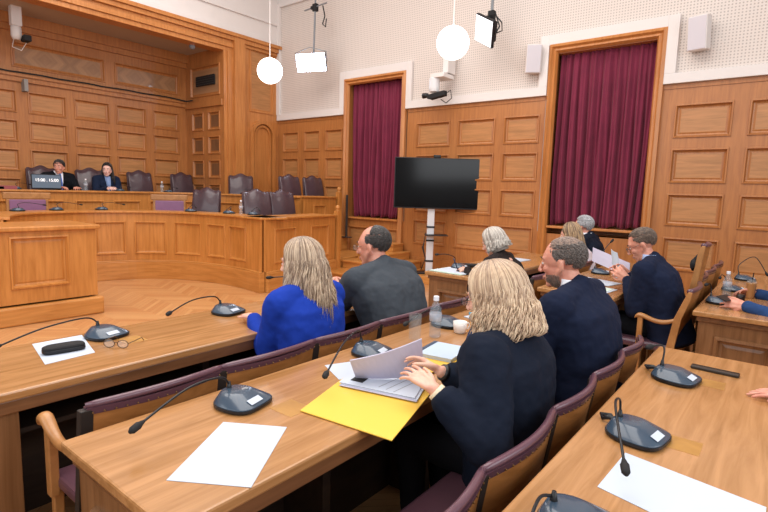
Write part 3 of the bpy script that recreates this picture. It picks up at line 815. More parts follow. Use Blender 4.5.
# spectacle case
mb = MB()
def rl_(z, sx, sy_): return [V((math.copysign(abs(math.cos(a))**.6, math.cos(a))*sx, math.copysign(abs(math.sin(a))**.6, math.sin(a))*sy_, z)) for a in [2*PI*k/24 for k in range(24)]]
mb.loft([rl_(0, .03, .078), rl_(.008, .034, .083), rl_(.02, .034, .083)]); c0 = thing('spectacle_case', 'closed black spectacle case on a white sheet, front desk', 'spectacle case', (-2.445, .845, D+.0015), R(-8))
mb.build('case_base', BLACK, c0, smooth=False, bevel=.003)
MB().loft([rl_(.0205, .034, .083), rl_(.03, .031, .08), rl_(.036, .02, .065)]).build('case_lid', BLACKM, c0, bevel=.003)
def glasses_parts(t, parent, M=None, mat=None, r=.022, rim=.0014, wide=.032):
    mat = mat or BLACK
    for s in (-1, 1):
        mb = MB(); mb.M = M
        mb.tube([V((0, s*wide+math.cos(a)*(r+.003), math.sin(a)*r*.82)) for a in [2*PI*k/18 for k in range(19)]], rim, 6); mb.build('rim', mat, parent, smooth=True)
        mb = MB(); mb.M = M
        mb.tube([(0, s*(wide+r+.002), .004), (-.03, s*(wide+r+.012), .006), (-.1, s*(wide+r+.012), .004), (-.125, s*(wide+r+.008), -.018)], rim*.9, 6); mb.build('temple', mat, parent, smooth=True)
        mb = MB(); mb.M = M
        lo = [[V((x, s*wide+math.cos(a)*(r+.002), math.sin(a)*r*.8)) for a in [2*PI*k/18 for k in range(18)]] for x in (-.0005, .0005)]
        mb.loft(lo); mb.build('lens', GLASSM, parent)
    mb = MB(); mb.M = M; mb.tube([(0, -wide+r+.002, .004), (.003, 0, .008), (0, wide-r-.002, .004)], rim, 6); mb.build('bridge', mat, parent, smooth=True)
gl = thing('spectacles', 'pair of thin-rimmed spectacles lying open on the front desk', 'spectacles', (-2.34, 1.02, D+.02), R(-55))
GOLD = plain('thin_gold_wire', '#6E5A48', .3, metal=.8)
glasses_parts(gl, gl, None, GOLD, rim=.002)
# yellow folder & papers (middle desk)
fo = thing('yellow_folder', 'open bright yellow folder jutting over the desk edge before the blonde woman', 'folder', (-1.1, 1.42, D+.002))
def loc2(pts, c): return [(x-c[0], y-c[1]) for x, y in pts]
def flat(pts, z0, th, name, mat, parent):
    mb = MB(); mb.extr([(x, y, z0) for x, y in pts], (0, 0, th)); return mb.build(name, mat, parent)
flat(loc2([(-1.225, 1.12), (-.868, 1.16), (-1.0, 1.6), (-1.335, 1.47)], (-1.1, 1.42)), 0, .003, 'lower_cover', YELLOW, fo)
flat(loc2([(-1.33, 1.5), (-1.12, 1.62), (-1.05, 1.95), (-1.4, 1.9)], (-1.1, 1.42)), .0035, .002, 'upper_cover', YELLOW, fo)
st_ = thing('paper_stack', 'stack of printed sheets lying on the yellow folder', 'papers', (-1.14, 1.5, D+.0085))
for k in range(5):
    j = random.uniform(-.012, .012); j2 = random.uniform(-.012, .012)
    flat([(x+j, y+j2) for x, y in loc2([(-1.27, 1.37), (-.97, 1.44), (-1.06, 1.66), (-1.36, 1.58)], (-1.14, 1.5))], k*.0022, .0016, 'sheet', PAPER if k % 2 == 0 else PAPER2, st_)
flat(loc2([(-1.262, 1.41), (-1.21, 1.42), (-1.23, 1.5), (-1.28, 1.48)], (-1.14, 1.5)), .0111, .0008, 'dark_photo', BLACKM, st_)
INK = plain('printed_ink', '#6A6A72', .8)
mb = MB()
for k in range(3): mb.box(.0+k*.035, .002+k*.035, -.07, .1, .0108, .0112)
mb.build('printed_text', INK, st_)
# raised sheaf held by the woman
def lifted(name, label, base0, base1, vec, mat, n=12, curl=.05, th=.003):
    """curved sheaf: base edge from base0 to base1, rising along vec"""
    b0, b1, vv = V(base0), V(base1), V(vec); mb = MB(); lo = []
    nrm = (b1-b0).cross(vv).normalized()
    cen = (b0+b1)/2
    for k in range(n+1):
        t = k/n; off = vv*t + nrm*(curl*math.sin(PI*t))
        lo.append([b0+off-cen, b1+off-cen, b1+off-cen+nrm*th, b0+off-cen+nrm*th])
    mb.loft(lo); o = mb.build(name, mat, smooth=False); o.location = cen
    return tag(o, label, 'papers')
SHEAF = None
# bottles, cups
def bottle(x, y, z, label, h=.215, r=.031, blue=False):
    t = thing('water_bottle', label, 'bottle', (x, y, z), 0, 'small plastic water bottles')
    k = h/.215
    pr_ = [(r*.8, 0), (r, .006), (r, .02), (r*.93, .026), (r, .032), (r*.93, .044), (r, .05), (r*.93, .062), (r, .068), (r*.93, .08), (r, .086), (r, .13), (r*.9, .15), (r*.5, .178), (.012, .19), (.012, .2)]
    MB().lathe([(a, b*k) for a, b in pr_], n=20).build('bottle_body', BOTP, t, smooth=True)
    MB().lathe([(.0145, .192*k), (.0145, .212*k), (.013, .215*k)], n=16).build('cap', CAPM, t, smooth=False)
    MB().lathe([(r+.0006, .088*k), (r+.0006, .128*k)], n=20).build('label', LABM, t, smooth=True)
    return t
BOTP = plain('clear_bottle_plastic', '#A9BAC6', .04, alpha=.2, spec=.8)
CAPM = plain('bottle_cap', '#E8ECF4', .4); LABM = plain('bottle_label', '#D5DBE8', .5, alpha=.35)
LABP = plain('pink_label', '#D9BFD6', .5)
bottle(-1.39, 2.2, D, 'clear plastic water bottle beside the glass on the middle desk')
b2 = bottle(-.35, 4.78, D, 'water bottle with pale label on the far right desk', .2)
bottle(-9.6, 3.78, 1.3655, 'small water bottle between the man and the woman on the dais', .2)
bottle(-9.6, 5.15, 1.3655, 'small water bottle before the empty chairs on the upper dais bench', .2)
bottle(-6.75, 4.9, 1.0805, 'water bottle on the curved dais bench beside the large leather chair', .22)
gt = thing('drinking_glass', 'straight clear drinking glass left of the water bottle', 'glass', (-1.44, 2.09, D))
MB().lathe([(.028, 0), (.03, .004), (.033, .13), (.0315, .13), (.0285, .008), (.001, .007)], n=24).build('glass_body', plain('thin_glass', '#B4C0C4', .03, alpha=.09, spec=.8), gt, smooth=True)
CUP = plain('white_porcelain', '#EEE9E4', .2, coat=.5)
cu = thing('coffee_cup', 'white porcelain coffee cup on the middle desk', 'cup', (-1.335, 2.36, D))
MB().lathe([(.022, 0), (.03, .004), (.036, .03), (.038, .062), (.0355, .062), (.033, .03), (.02, .008), (.001, .008)], n=28).build('cup_body', CUP, cu, smooth=True)
MB().tube([(.034, .0, .05), (.052, 0, .05), (.058, 0, .036), (.05, 0, .02), (.034, 0, .018)], .0045, 8).build('handle', CUP, cu, smooth=True)
cu.rotation_euler.z = R(60)
# notebook
nb = thing('notebook', 'closed thick notebook with pale blue cover between papers and bottle', 'notebook', (-1.2, 1.97, D), R(8))
MB().box(-.085, .085, -.1, .1, .003, .022).build('pages', PAPER, nb, bevel=.001)
MB().box(-.09, .09, -.105, .105, .0225, .026).build('cover', plain('pale_blue_cover', '#B9CBE0', .5), nb, bevel=.001)
MB().box(-.09, .09, -.105, .105, 0, .0028).build('back_cover', BLACKM, nb, bevel=.001)
MB().box(-.089, -.07, -.104, .104, .0262, .0275).build('spine_strip', plain('navy_strip', '#37485F', .5), nb)
o = MB().box(-.045, .045, -.075, .075, 0, .018).build('phone_case', plain('teal_blue', '#2E8FB5', .5), bevel=.006); o.location = (-1.42, 2.78, D+.007); o.rotation_euler.z = R(-20); tag(o, 'small bright blue phone case on open booklet by the balding man in navy', 'case')
o = MB().box(-.1, .1, -.07, .07, 0, .006).build('booklet', PAPER, bevel=.001); o.location = (-1.38, 2.72, D); o.rotation_euler.z = R(-20); tag(o, 'open white booklet by the hand of the balding man in navy', 'booklet')
# nameplate bar
nb = thing('desk_nameplate', 'long flat dark bar lying on the near right desk', 'nameplate', (-.2, 2.6, D), R(-3))
MB().box(-.09, .09, -.02, .02, 0, .014).build('bar', plain('dark_bronze', '#3A332E', .35, metal=.3), nb, bevel=.004)
MB().box(-.088, .088, .005, .01, .0142, .0152).build('groove', BLACK, nb)
# iced coffee
ic = thing('iced_coffee', 'plastic cup of iced coffee with black straw on the far right desk', 'drink', (-.2, 4.85, D))
MB().lathe([(.024, 0), (.026, .005), (.034, .115), (.035, .12)], n=20).build('plastic_cup', plain('coffee_in_cup', '#B98655', .2, coat=.4), ic, smooth=True)
MB().lathe([(.036, .12), (.036, .126), (.028, .14), (.01, .146)], n=20).build('dome_lid', GLASSM, ic, smooth=True)
MB().tube([(0, 0, .12), (.006, 0, .2)], .0035, 8).build('straw', BLACK, ic)
o = MB().lathe([(.026, 0), (.028, .004), (.028, .045), (.02, .05)], n=16).build('small_dark_cup', plain('dark_brown_cup', '#2A1B16', .4), smooth=True); o.location = (-.25, 4.66, D); tag(o, 'small dark cup before the iced coffee', 'cup')
# papers on far desks
def paperpile(pts, z, label, mats, n=3):
    c = sum((V(p) for p in pts), V((0, 0)))/len(pts); t = thing('loose_papers', label, 'papers', (c.x, c.y, z))
    for k in range(n):
        j = [random.uniform(-.02, .02) for _ in range(2)]
        flat([(x-c.x+j[0], y-c.y+j[1]) for x, y in pts], .001+k*.002, .0014, 'sheet', mats[k % len(mats)], t)
GREENP = plain('pale_green_paper', '#CFE3D6', .8)
paperpile([(-2.66, 4.1), (-2.3, 4.08), (-2.28, 4.4), (-2.64, 4.42)], D, 'white and pale green papers before the writing woman', [GREENP, PAPER], 4)
paperpile([(-2.6, 4.75), (-2.3, 4.73), (-2.28, 4.95), (-2.6, 4.98)], D, 'white papers between the two blonde women at the far desk', [PAPER], 2)
paperpile([(-1.5, 4.2), (-1.1, 4.12), (-1.07, 4.42), (-1.4, 4.55)], D, 'printed sheet at the near corner of the reading man desk', [PAPER, GREENP], 2)
paperpile([(-1.5, 4.62), (-1.15, 4.52), (-1.1, 4.75), (-1.45, 4.9)], D, 'white sheets under the hands of the reading man', [PAPER], 2)
paperpile([(-2.62, 5.45), (-2.35, 5.43), (-2.33, 5.7), (-2.6, 5.72)], D, 'white papers before the long-haired blonde woman', [PAPER], 3)
# cups and black thing on far front desk
cu2 = dup(cu, (-2.5, 5.05, D), R(20), 'white porcelain cup on the far front desk')
o = MB().box(-.11, .11, -.05, .05, 0, .03).build('black_case', BLACKM, bevel=.01); o.location = (-2.55, 4.62, D); o.rotation_euler.z = .6
tag(o, 'black case on the far front desk beside the writing woman', 'case')
# papers on dais left
for k, (yy, c) in enumerate(((2.15, '#B9A0A0'), (2.45, '#C9CBD6'), (2.62, '#8E4A50'))):
    o = MB().box(-.12, .12, -.12, .12, 0, .03+.012*k).build('paper_bundle', plain('bundle%d' % k, c, .7), bevel=.003); o.location = (-9.6, yy, 1.366); tag(o, ('beige', 'white', 'red-brown')[k] + ' bundle of files on the upper dais bench', 'files', 'files on the dais')
o = MB().box(-.02, .14, -.35, .35, 0, .03).build('black_device', BLACKM, bevel=.01); o.location = (-8.35, 6.15, 1.366); o.rotation_euler.z = R(65)
tag(o, 'flat black device on the upper dais bench before the pillar chair', 'device')

# ------------------------------------------------------------------ display on the dais
ds = thing('display_screen', 'tilted monitor on the dais showing white times on blue-grey', 'monitor', (-9.6, 3.19, 1.366), R(4))
SCR = plain('screen_bluegrey', '#5C6C7C', .3, emit='#5C6C7C', es=.25)
mb = MB(); mb.box(-.02, .0, -.225, .22, .02, .25); mb.build('bezel', BLACK, ds, bevel=.004)
mb = MB(); mb.box(.0005, .003, -.215, .21, .03, .24); mb.build('screen', SCR, ds)
MB().box(-.1, .05, -.1, .1, 0, .012).build('foot', BLACK, ds, bevel=.003); MB().box(-.05, -.02, -.04, .04, .012, .15).build('stand', BLACK, ds, bevel=.003)
def text(body, size, loc, parent, name, mat, rot):
    cu_ = bpy.data.curves.new(name, 'FONT'); cu_.body = body; cu_.size = size; cu_.extrude = .0006; cu_.align_x = 'CENTER'; cu_.align_y = 'CENTER'
    o = bpy.data.objects.new(name, cu_); C.objects.link(o); dg = bpy.context.evaluated_depsgraph_get(); dg.update()
    me = bpy.data.meshes.new_from_object(o.evaluated_get(dg)); me.materials.clear(); me.materials.append(mat)
    bpy.data.objects.remove(o); q = bpy.data.objects.new(name, me); C.objects.link(q); q.parent = parent; q.location = loc; q.rotation_euler = rot
    return q
TXT = plain('white_text', '#FFFFFF', .5, emit='#FFFFFF', es=.8)
text('15:00', .068, (.0045, -.1, .155), ds, 'time_text', TXT, (R(90), 0, R(90)))
text('15:00', .068, (.0045, .1, .155), ds, 'time_text', TXT, (R(90), 0, R(90)))
text('-', .05, (.0045, .0, .14), ds, 'dash_text', TXT, (R(90), 0, R(90)))

# ------------------------------------------------------------------ television on stand
tv = thing('television', 'large dark flat television on a tall white stand by the left window', 'television', (-4.72, 7.31, .131), R(yw))
# local: x right in picture, -y towards the camera
zc = 1.655-.13; tw, thh = .72, .42
MB().box(-tw+.02, tw+.02, -.03, .03, zc-thh, zc+thh).build('bezel', BLACK, tv, bevel=.006)
SCT = plain('dark_screen', '#08080A', .12, spec=.35)
MB().box(-tw+.035, tw+.005, -.033, -.0305, zc-thh+.02, zc+thh-.015).build('screen', SCT, tv)
MB().box(-.06, .06, -.03, .03, zc+thh, zc+thh+.05).build('webcam', BLACK, tv, bevel=.01)
mb = MB(); mb.box(-.12, .0, .02, .1, .03, zc-thh+.3); mb.build('pole', plain('white_metal', '#D8D8DC', .35), tv, bevel=.012)
for z_ in (.55, .78, .2): MB().box(-.128, .008, .01, .11, z_, z_+.03).build('clamp', BLACK, tv, bevel=.004)
MB().box(-.16, .22, -.18, .1, .66, .675).build('shelf', BLACK, tv, bevel=.004)
mb = MB(); mb.box(-.28, .2, -.1, .12, .0, .03); mb.build('base', BLACK, tv, bevel=.008)
for k in range(3): MB().tube([(-.14-.012*k, .04, .7-.1*k), (-.17-.01*k, .03, .45), (-.13, .02, .25), (-.2, .0, .06)], .007, 6).build('cable', BLACK, tv, smooth=True)

# ------------------------------------------------------------------ lamps, speakers, cameras
GLOBE = plain('opal_globe_glow', '#FFFFFF', .3, emit='#FFF6EE', es=5)
def globe(x, y, z, label):
    t = thing('globe_lamp', label, 'lamp', (x, y, z), 0, 'opal globe pendant lamps')
    MB().ell((0, 0, 0), (.215, .215, .215), nu=40, nv=24).build('globe', GLOBE, t, smooth=True)
    MB().tube([(0, 0, .19), (0, 0, 6.6-z)], .008, 8).build('rod', WHITE, t)
    MB().lathe([(.03, .185), (.045, .2), (.02, .23)], n=16).build('cap', WHITE, t, smooth=True)
globe(-7.33, 5.93, 3.51, 'glowing opal globe pendant in front of the arched corner panel')
globe(-4.45, 7.2, 3.86, 'glowing opal globe pendant hanging above the television') if False else globe(-3.78, 6.12, 3.49, 'glowing opal globe pendant hanging above the television')
LEDM = plain('led_face', '#FFFFFF', .3, emit='#DDE8FF', es=30)
le = thing('led_light_panel', 'bright bluish-white studio light panel on a grey pole, left of the narrow window', 'studio light', (-7.55, 7.1, 3.92))
M1 = Matrix.Rotation(R(20), 4, 'Z') @ Matrix.Rotation(R(18), 4, 'X')
def mbm(M):
    q = MB(); q.M = M; return q
mbm(M1).box(-.31, .31, -.0, .05, -.17, .17).build('housing', BLACK, le, bevel=.01)
mbm(M1).box(-.3, .3, -.006, -.001, -.16, .16).build('light_face', LEDM, le)
mbm(M1).tube([(-.33, .03, 0), (-.33, .03, .18), (0, .03, .27), (.33, .03, .18), (.33, .03, 0)], .008, 6).build('yoke', GREYP, le)
MB().tube([(0, .07, .2), (0, .1, 1.2), (0, .1, 2.68)], .018, 8).build('pole', GREYP, le); MB().tube([(-.3, .1, 1.03), (.3, .1, 1.06)], .014, 8).build('crossbar', GREYP, le)
mb = MB(); mb.box(-.05, .05, .06, .14, .96, 1.1); mb.box(-.09, -.02, .05, .12, 1.0, 1.06); mb.build('clamp', BLACKM, le, bevel=.01)
MB().tube([(.2, .1, 1.03), (.26, .1, .83), (.2, .1, .7), (.28, .1, .63), (.3, .1, .78)], .012, 6).build('cable', BLACKM, le, smooth=True)
l2 = thing('led_light_panel', 'tilted square light panel with black back beside the right globe lamp', 'studio light', (-3.86, 7.1, 3.9))
M2 = Matrix.Rotation(R(-28), 4, 'Z') @ Matrix.Rotation(R(22), 4, 'X') @ Matrix.Rotation(R(32), 4, 'Y')
OFFL = plain('white_diffuser', '#FFFFFF', .4, emit='#F2F6FF', es=1.2)
mbm(M2).box(-.2, .2, .0, .05, -.2, .2).build('housing', BLACK, l2, bevel=.008)
mbm(M2).box(-.185, .185, -.008, -.001, -.185, .185).build('light_face', OFFL, l2)
mbm(M2).box(-.12, .14, .05, .14, -.15, .15).build('heat_sink', BLACKM, l2, bevel=.02)
mbm(M2).tube([(-.21, .03, 0), (-.22, .12, .1), (0, .2, .2), (.2, .12, .1), (.21, .03, 0)], .012, 6).build('yoke', BLACK, l2, smooth=True)
mbm(M2).tube([(0, .13, -.1), (.12, .25, -.02), (.15, .2, .12), (.05, .16, .2)], .009, 6).build('cable', BLACK, l2, smooth=True)
MB().tube([(.04, .15, .2), (.04, .15, 2.7)], .022, 8).build('pole', GREYP, l2); MB().box(-.01, .09, .11, .19, .16, .32).build('clamp', BLACKM, l2, bevel=.01)
def speaker(x, z, label, rz_):
    t = thing('wall_speaker', label, 'speaker', (x, YW-.12, z), 0, 'white wall speakers'); t.rotation_euler = (R(8), 0, R(rz_))
    MB().box(-.11, .11, -.09, .06, -.2, .2).build('cabinet', WHITE, t, bevel=.01)
    MB().box(-.1, .1, -.096, -.0905, -.19, .19).build('grille', plain('speaker_grille', '#CFCBD2', .7), t, bevel=.003)
    MB().box(-.03, .03, .07, .12, -.03, .03).build('bracket', GREYP, t)
speaker(-3.27, 3.52, 'small white speaker left of the wide curtain', 28)
speaker(-1.13, 3.55, 'small white speaker right of the wide curtain', -12)
cm = thing('broadcast_camera', 'robotic video camera on a white wall bracket below the right globe lamp', 'camera', (-4.74, 7.35, 3.2)); cm.scale = (.8, .8, .85)
MB().box(.0, .13, .05, .35, .3, .75).build('bracket', WHITE, cm, bevel=.01)
MB().box(-.2, .13, -.1, .3, .2, .28).build('bracket_arm', WHITE, cm, bevel=.01)
MB().lathe([(.1, -.05), (.11, 0), (.11, .2), (.09, .24)], (-.15, 0, 0), 20).build('pan_head', plain('silver_white', '#D6D6D8', .3), cm, smooth=False, bevel=.004)
mb = MB(); mb.M = Matrix.Rotation(R(-8), 4, 'Y'); mb.box(-.25, .12, -.06, .06, -.16, -.06); mb.box(-.32, .0, -.04, .04, -.13, -.05); mb.build('camera_body', BLACKM, cm, bevel=.012)
mb = MB(); mb.M = Matrix.Rotation(R(90), 4, 'Y'); mb.lathe([(.035, -.42), (.055, -.42), (.05, -.36), (.04, -.3)], (.1, 0, 0), 16).build('lens_hood', BLACK, cm, smooth=True)
MB().tube([(.12, 0, -.1), (.25, 0, -.05), (.28, 0, -.2), (.15, 0, -.28), (.02, 0, -.2)], .009, 6).build('cable', BLACK, cm, smooth=True)
cm = thing('broadcast_camera', 'white robotic camera hanging from the alcove ceiling at the far left', 'camera', (-10.1, 3.03, 3.97)); cm.scale = (.75, .75, .95)
MB().box(-.09, .09, -.1, .1, .0, .33).build('bracket', WHITE, cm, bevel=.02)
MB().lathe([(.07, -.22), (.1, -.16), (.1, -.02), (.08, .0)], (0, .0, 0), 20).build('pan_head', WHITE, cm, smooth=True)
MB().box(-.02, .22, .08, .22, -.24, -.14).build('camera_body', BLACKM, cm, bevel=.015)
MB().tube([(0, -.05, -.2), (.05, -.1, -.36), (.1, .05, -.4), (.1, .15, -.26)], .006, 6).build('cable', WHITE, cm, smooth=True)
o = MB().lathe([(.04, -.1), (.06, -.05), (.05, 0), (.02, .04)], n=12).build('small_dome_camera', GREYP, smooth=True); o.location = (-9.45, 5.75, 4.23); tag(o, 'small grey ceiling camera under the beam near the vent', 'camera')
vg = thing('vent_grille', 'dark rectangular vent grille high on the alcove side wall', 'vent', (-9.85, YS-.0, 3.68))
MB().box(-.34, .34, -.012, .01, -.1, .1).build('vent_frame', BLACKM, vg)
for k in range(4): MB().box(-.32, .32, -.02, -.0125, -.08+k*.045, -.07+k*.045).build('slat', plain('vent_slat', '#2D2F30', .5), vg)
mb = MB(); mb.tube([(XA+.1, -.5+k*.25, 3.325+.006*math.sin(k*2.1)) for k in range(27)]+[(XA+.12, YS-.06, 3.3), (XA+.35, YS-.06, 3.3)], .014, 6)
o = mb.build('black_cable', BLACKM, smooth=True); tag(o, 'black cable running along the panelling ledge of the alcove', 'cable')
mb = MB(); mb.box(-.018, .018, -.018, .018, 0, .85); mb.box(-.08, .1, -.06, .06, 0, .02); o = mb.build('metal_pole', plain('dark_metal_pole', '#4A4644', .5, metal=.3), bevel=.004); o.location = (-6.98, 7.58, .56) ; tag(o, 'thin dark metal pole standing at the left edge of the narrow window', 'pole')
o = MB().box(-.09, .09, -.03, .03, -.1, .1).build('junction_box', plain('grey_box', '#8E8A86', .6), bevel=.004); o.location = (XA+.06, 3.24, 3.12); tag(o, 'small grey junction box on the alcove panelling', 'box')
#PEOPLE
# ------------------------------------------------------------------ people
SKIN = {}
def skin(name, col):
    m, nt, b = mat_base(name); c = lin(col)
    b.inputs['Roughness'].default_value = .5; b.inputs['Subsurface Weight'].default_value = .08
    b.inputs['Subsurface Radius'].default_value = (.02, .008, .004); b.inputs['Subsurface Scale'].default_value = .3
    tc = nt.nodes.new('ShaderNodeTexCoord'); n = nt.nodes.new('ShaderNodeTexNoise'); n.inputs['Scale'].default_value = 22
    nt.links.new(tc.outputs['Object'], n.inputs['Vector'])
    mx = nt.nodes.new('ShaderNodeMix'); mx.data_type = 'RGBA'
    mx.inputs['A'].default_value = (c[0]*.86, c[1]*.72, c[2]*.7, 1); mx.inputs['B'].default_value = c
    r = nt.nodes.new('ShaderNodeMapRange'); r.inputs['From Min'].default_value = .3; r.inputs['From Max'].default_value = .6
    nt.links.new(n.outputs['Fac'], r.inputs['Value']); nt.links.new(r.outputs[0], mx.inputs['Factor']); nt.links.new(mx.outputs['Result'], b.inputs['Base Color'])
    return m
SK_F = skin('skin_fair', '#E3B49E'); SK_M = skin('skin_ruddy', '#D79A84'); SK_P = skin('skin_pale', '#E6BDB0')
def cloth(name, col, bump=.25, scale=14, noise=.12):
    return plain(name, col, .9, noise=noise, nscale=scale, bump=bump, spec=.2)
def hairmat(name, c1, c2, c3=None, rough=.42):
    m, nt, b = mat_base(name)
    at = nt.nodes.new('ShaderNodeAttribute'); at.attribute_name = 'tone'
    tc = nt.nodes.new('ShaderNodeTexCoord'); mp = nt.nodes.new('ShaderNodeMapping'); mp.inputs['Scale'].default_value = (1, 1, .15)
    n = nt.nodes.new('ShaderNodeTexNoise'); n.inputs['Scale'].default_value = 90; n.inputs['Detail'].default_value = 3
    nt.links.new(tc.outputs['Object'], mp.inputs['Vector']); nt.links.new(mp.outputs[0], n.inputs['Vector'])
    ad = nt.nodes.new('ShaderNodeMath'); ad.operation = 'MULTIPLY_ADD'; nt.links.new(n.outputs['Fac'], ad.inputs[0]); ad.inputs[1].default_value = .6
    sb = nt.nodes.new('ShaderNodeMath'); sb.operation = 'SUBTRACT'; nt.links.new(at.outputs['Fac'], sb.inputs[0]); sb.inputs[1].default_value = .3
    nt.links.new(sb.outputs[0], ad.inputs[2])
    r = nt.nodes.new('ShaderNodeValToRGB'); r.color_ramp.elements[0].color = lin(c1); r.color_ramp.elements[0].position = .15
    r.color_ramp.elements[1].color = lin(c2); r.color_ramp.elements[1].position = .8
    if c3: e = r.color_ramp.elements.new(.48); e.color = lin(c3)
    nt.links.new(ad.outputs[0], r.inputs['Fac']); nt.links.new(r.outputs['Color'], b.inputs['Base Color'])
    b.inputs['Roughness'].default_value = rough; b.inputs['Sheen Weight'].default_value = .15
    bp = nt.nodes.new('ShaderNodeBump'); bp.inputs['Strength'].default_value = .35; bp.inputs['Distance'].default_value = .004
    nt.links.new(n.outputs['Fac'], bp.inputs['Height']); nt.links.new(bp.outputs['Normal'], b.inputs['Normal'])
    return m
def settone(o, vals):
    me = o.data; a = me.attributes.new('tone', 'FLOAT', 'POINT')
    a.data.foreach_set('value', vals if isinstance(vals, list) else [vals]*len(me.vertices))

EYEW = plain('eye_white', '#EDE6E0', .2); IRIS = plain('iris', '#3D4A55', .2); LIPS = {}
LIP_F = plain('lips_rose', '#B8665F', .4); LIP_M = plain('lips_muted', '#B0776A', .5); BROW_D = plain('brow_dark', '#3A2A22', .8); BROW_L = plain('brow_light', '#8E6E50', .8)

def hand(mb, W, d, n, thumb, curl=20, s=1.0, spread=5, pinch=False):
    """W wrist, d finger direction, n palm normal (palm side), thumb=+1/-1 side along d x n"""
    W, d, n = V(W), V(d).normalized(), V(n); n = (n-d*n.dot(d)).normalized(); sd = d.cross(n).normalized()*thumb
    k = [1.5, .5, -.5, -1.5]; ln = [.068, .076, .071, .055]
    for i in range(4):
        base = W + d*(.088-.004*abs(i-1))*s + sd*(k[i]*.0215*s)
        mb.caps(W + d*.012*s + sd*k[i]*.010*s, base, .0135*s, .0115*s, 8)
        a = R(spread*k[i]); fd = (d*math.cos(a)+sd*math.sin(a)).normalized()
        p = base; ang = 0
        for j, fr_ in enumerate((.45, .31, .24)):
            ang += R(curl*(.7 if j == 0 else 1)*(1+.12*i)); dd = fd*math.cos(ang)+n*math.sin(ang)
            q = p + dd*ln[i]*fr_*s*1.08
            mb.caps(p, q, (.0092-.0009*j)*s, (.0085-.001*j)*s, 8); p = q
    mb.caps(W - n*.0 + d*.02*s, W + d*.075*s, .018*s, .016*s, 10)
    b = W + d*.022*s + sd*.02*s; td = (d*.72+sd*.68+n*(.35 if pinch else .1)).normalized()
    m1 = b + td*.042*s; m2 = m1 + (td*.8+d*.5+n*(.4 if pinch else .1)).normalized()*.032*s; m3 = m2+(d*.9+sd*.1+n*(.5 if pinch else .15)).normalized()*.026*s
    mb.caps(b, m1, .0155*s, .0115*s, 8); mb.caps(m1, m2, .0108*s, .0095*s, 8); mb.caps(m2, m3, .0095*s, .0075*s, 8)

def headparts(mb, M, male=True, fat=0):
    """head centred near the ears; +x forward, top +.125, chin -.115"""
    o = mb.M; mb.M = (o @ M) if o else M
    f = 1+fat
    mb.ell((-.018, 0, .035), (.098, .076, .086), nu=24, nv=16)
    mb.ell((.012, 0, .02), (.078, .069*f, .075), nu=24, nv=16)
    mb.ell((.022, 0, -.03), (.066, .061*f, .07), nu=20, nv=12)
    mb.ell((.038, 0, -.07), (.046, .046*f, .042), nu=20, nv=12)
    mb.ell((.071, 0, -.098), (.02, .023, .017))
    for s in (-1, 1):
        mb.caps((-.0, s*.056*f, -.035), (.06, s*.022, -.093), .018, .016, 8)   # jaw line
        mb.ell((.062, s*.036*f, -.022), (.024, .02, .022))                     # cheek
        mb.caps((.083, s*.012, .028), (.072, s*.045, .03), .010, .009, 8)       # brow ridge
        mb.ell((.103, s*.0115, -.032), (.011, .0075, .0075), nu=8, nv=6)        # nostril
        mb.ell((-.012, s*.077, -.005), (.017, .007, .031), Euler((0, R(12), R(-18*s))), nu=12, nv=8)   # ear
        mb.ell((-.012, s*.077, -.028), (.009, .006, .012), nu=10, nv=6)
        mb.ell((.0735, s*.032, .006), (.012, .015, .010), nu=10, nv=6)          # lids
    mb.caps((.088, 0, .02), (.112, 0, -.027), .0075, .0115, 8)                  # nose
    mb.ell((.083, 0, -.062), (.014, .026, .012))                                # mouth mound
    mb.ell((.083, 0, -.075), (.012, .018, .008))
    mb.M = o
def facebits(parent, M, male, brow, lips, glasses=None):
    for s in (-1, 1):
        mb = MB(); mb.M = M; mb.ell((.0785, s*.032, .006), (.0095, .0115, .0062), nu=12, nv=8); e = mb.build('eye', EYEW, parent, smooth=True)
        mb = MB(); mb.M = M; mb.ell((.0865, s*.032, .006), (.0028, .0052, .0052), nu=10, nv=6); mb.build('iris', IRIS, e, smooth=True)
        mb = MB(); mb.M = M; mb.tube([(.093, s*.013, .031), (.091, s*.03, .037), (.08, s*.05, .032)], [.0028, .0034, .002], 6); mb.build('eyebrow', brow, parent, smooth=True)
    mb = MB(); mb.M = M
    mb.tube([(.086, -.024, -.064), (.0965, -.01, -.059), (.0975, 0, -.061), (.0965, .01, -.059), (.086, .024, -.064)], [.002, .004, .004, .004, .002], 8)
    mb.tube([(.086, -.022, -.066), (.0955, -.009, -.070), (.0965, 0, -.0715), (.0955, .009, -.070), (.086, .022, -.066)], [.002, .0045, .005, .0045, .002], 8)
    mb.build('lips', lips, parent, smooth=True)
    if glasses: glasses_parts(None, parent, M @ Matrix.Translation((.108, 0, .002)), glasses)

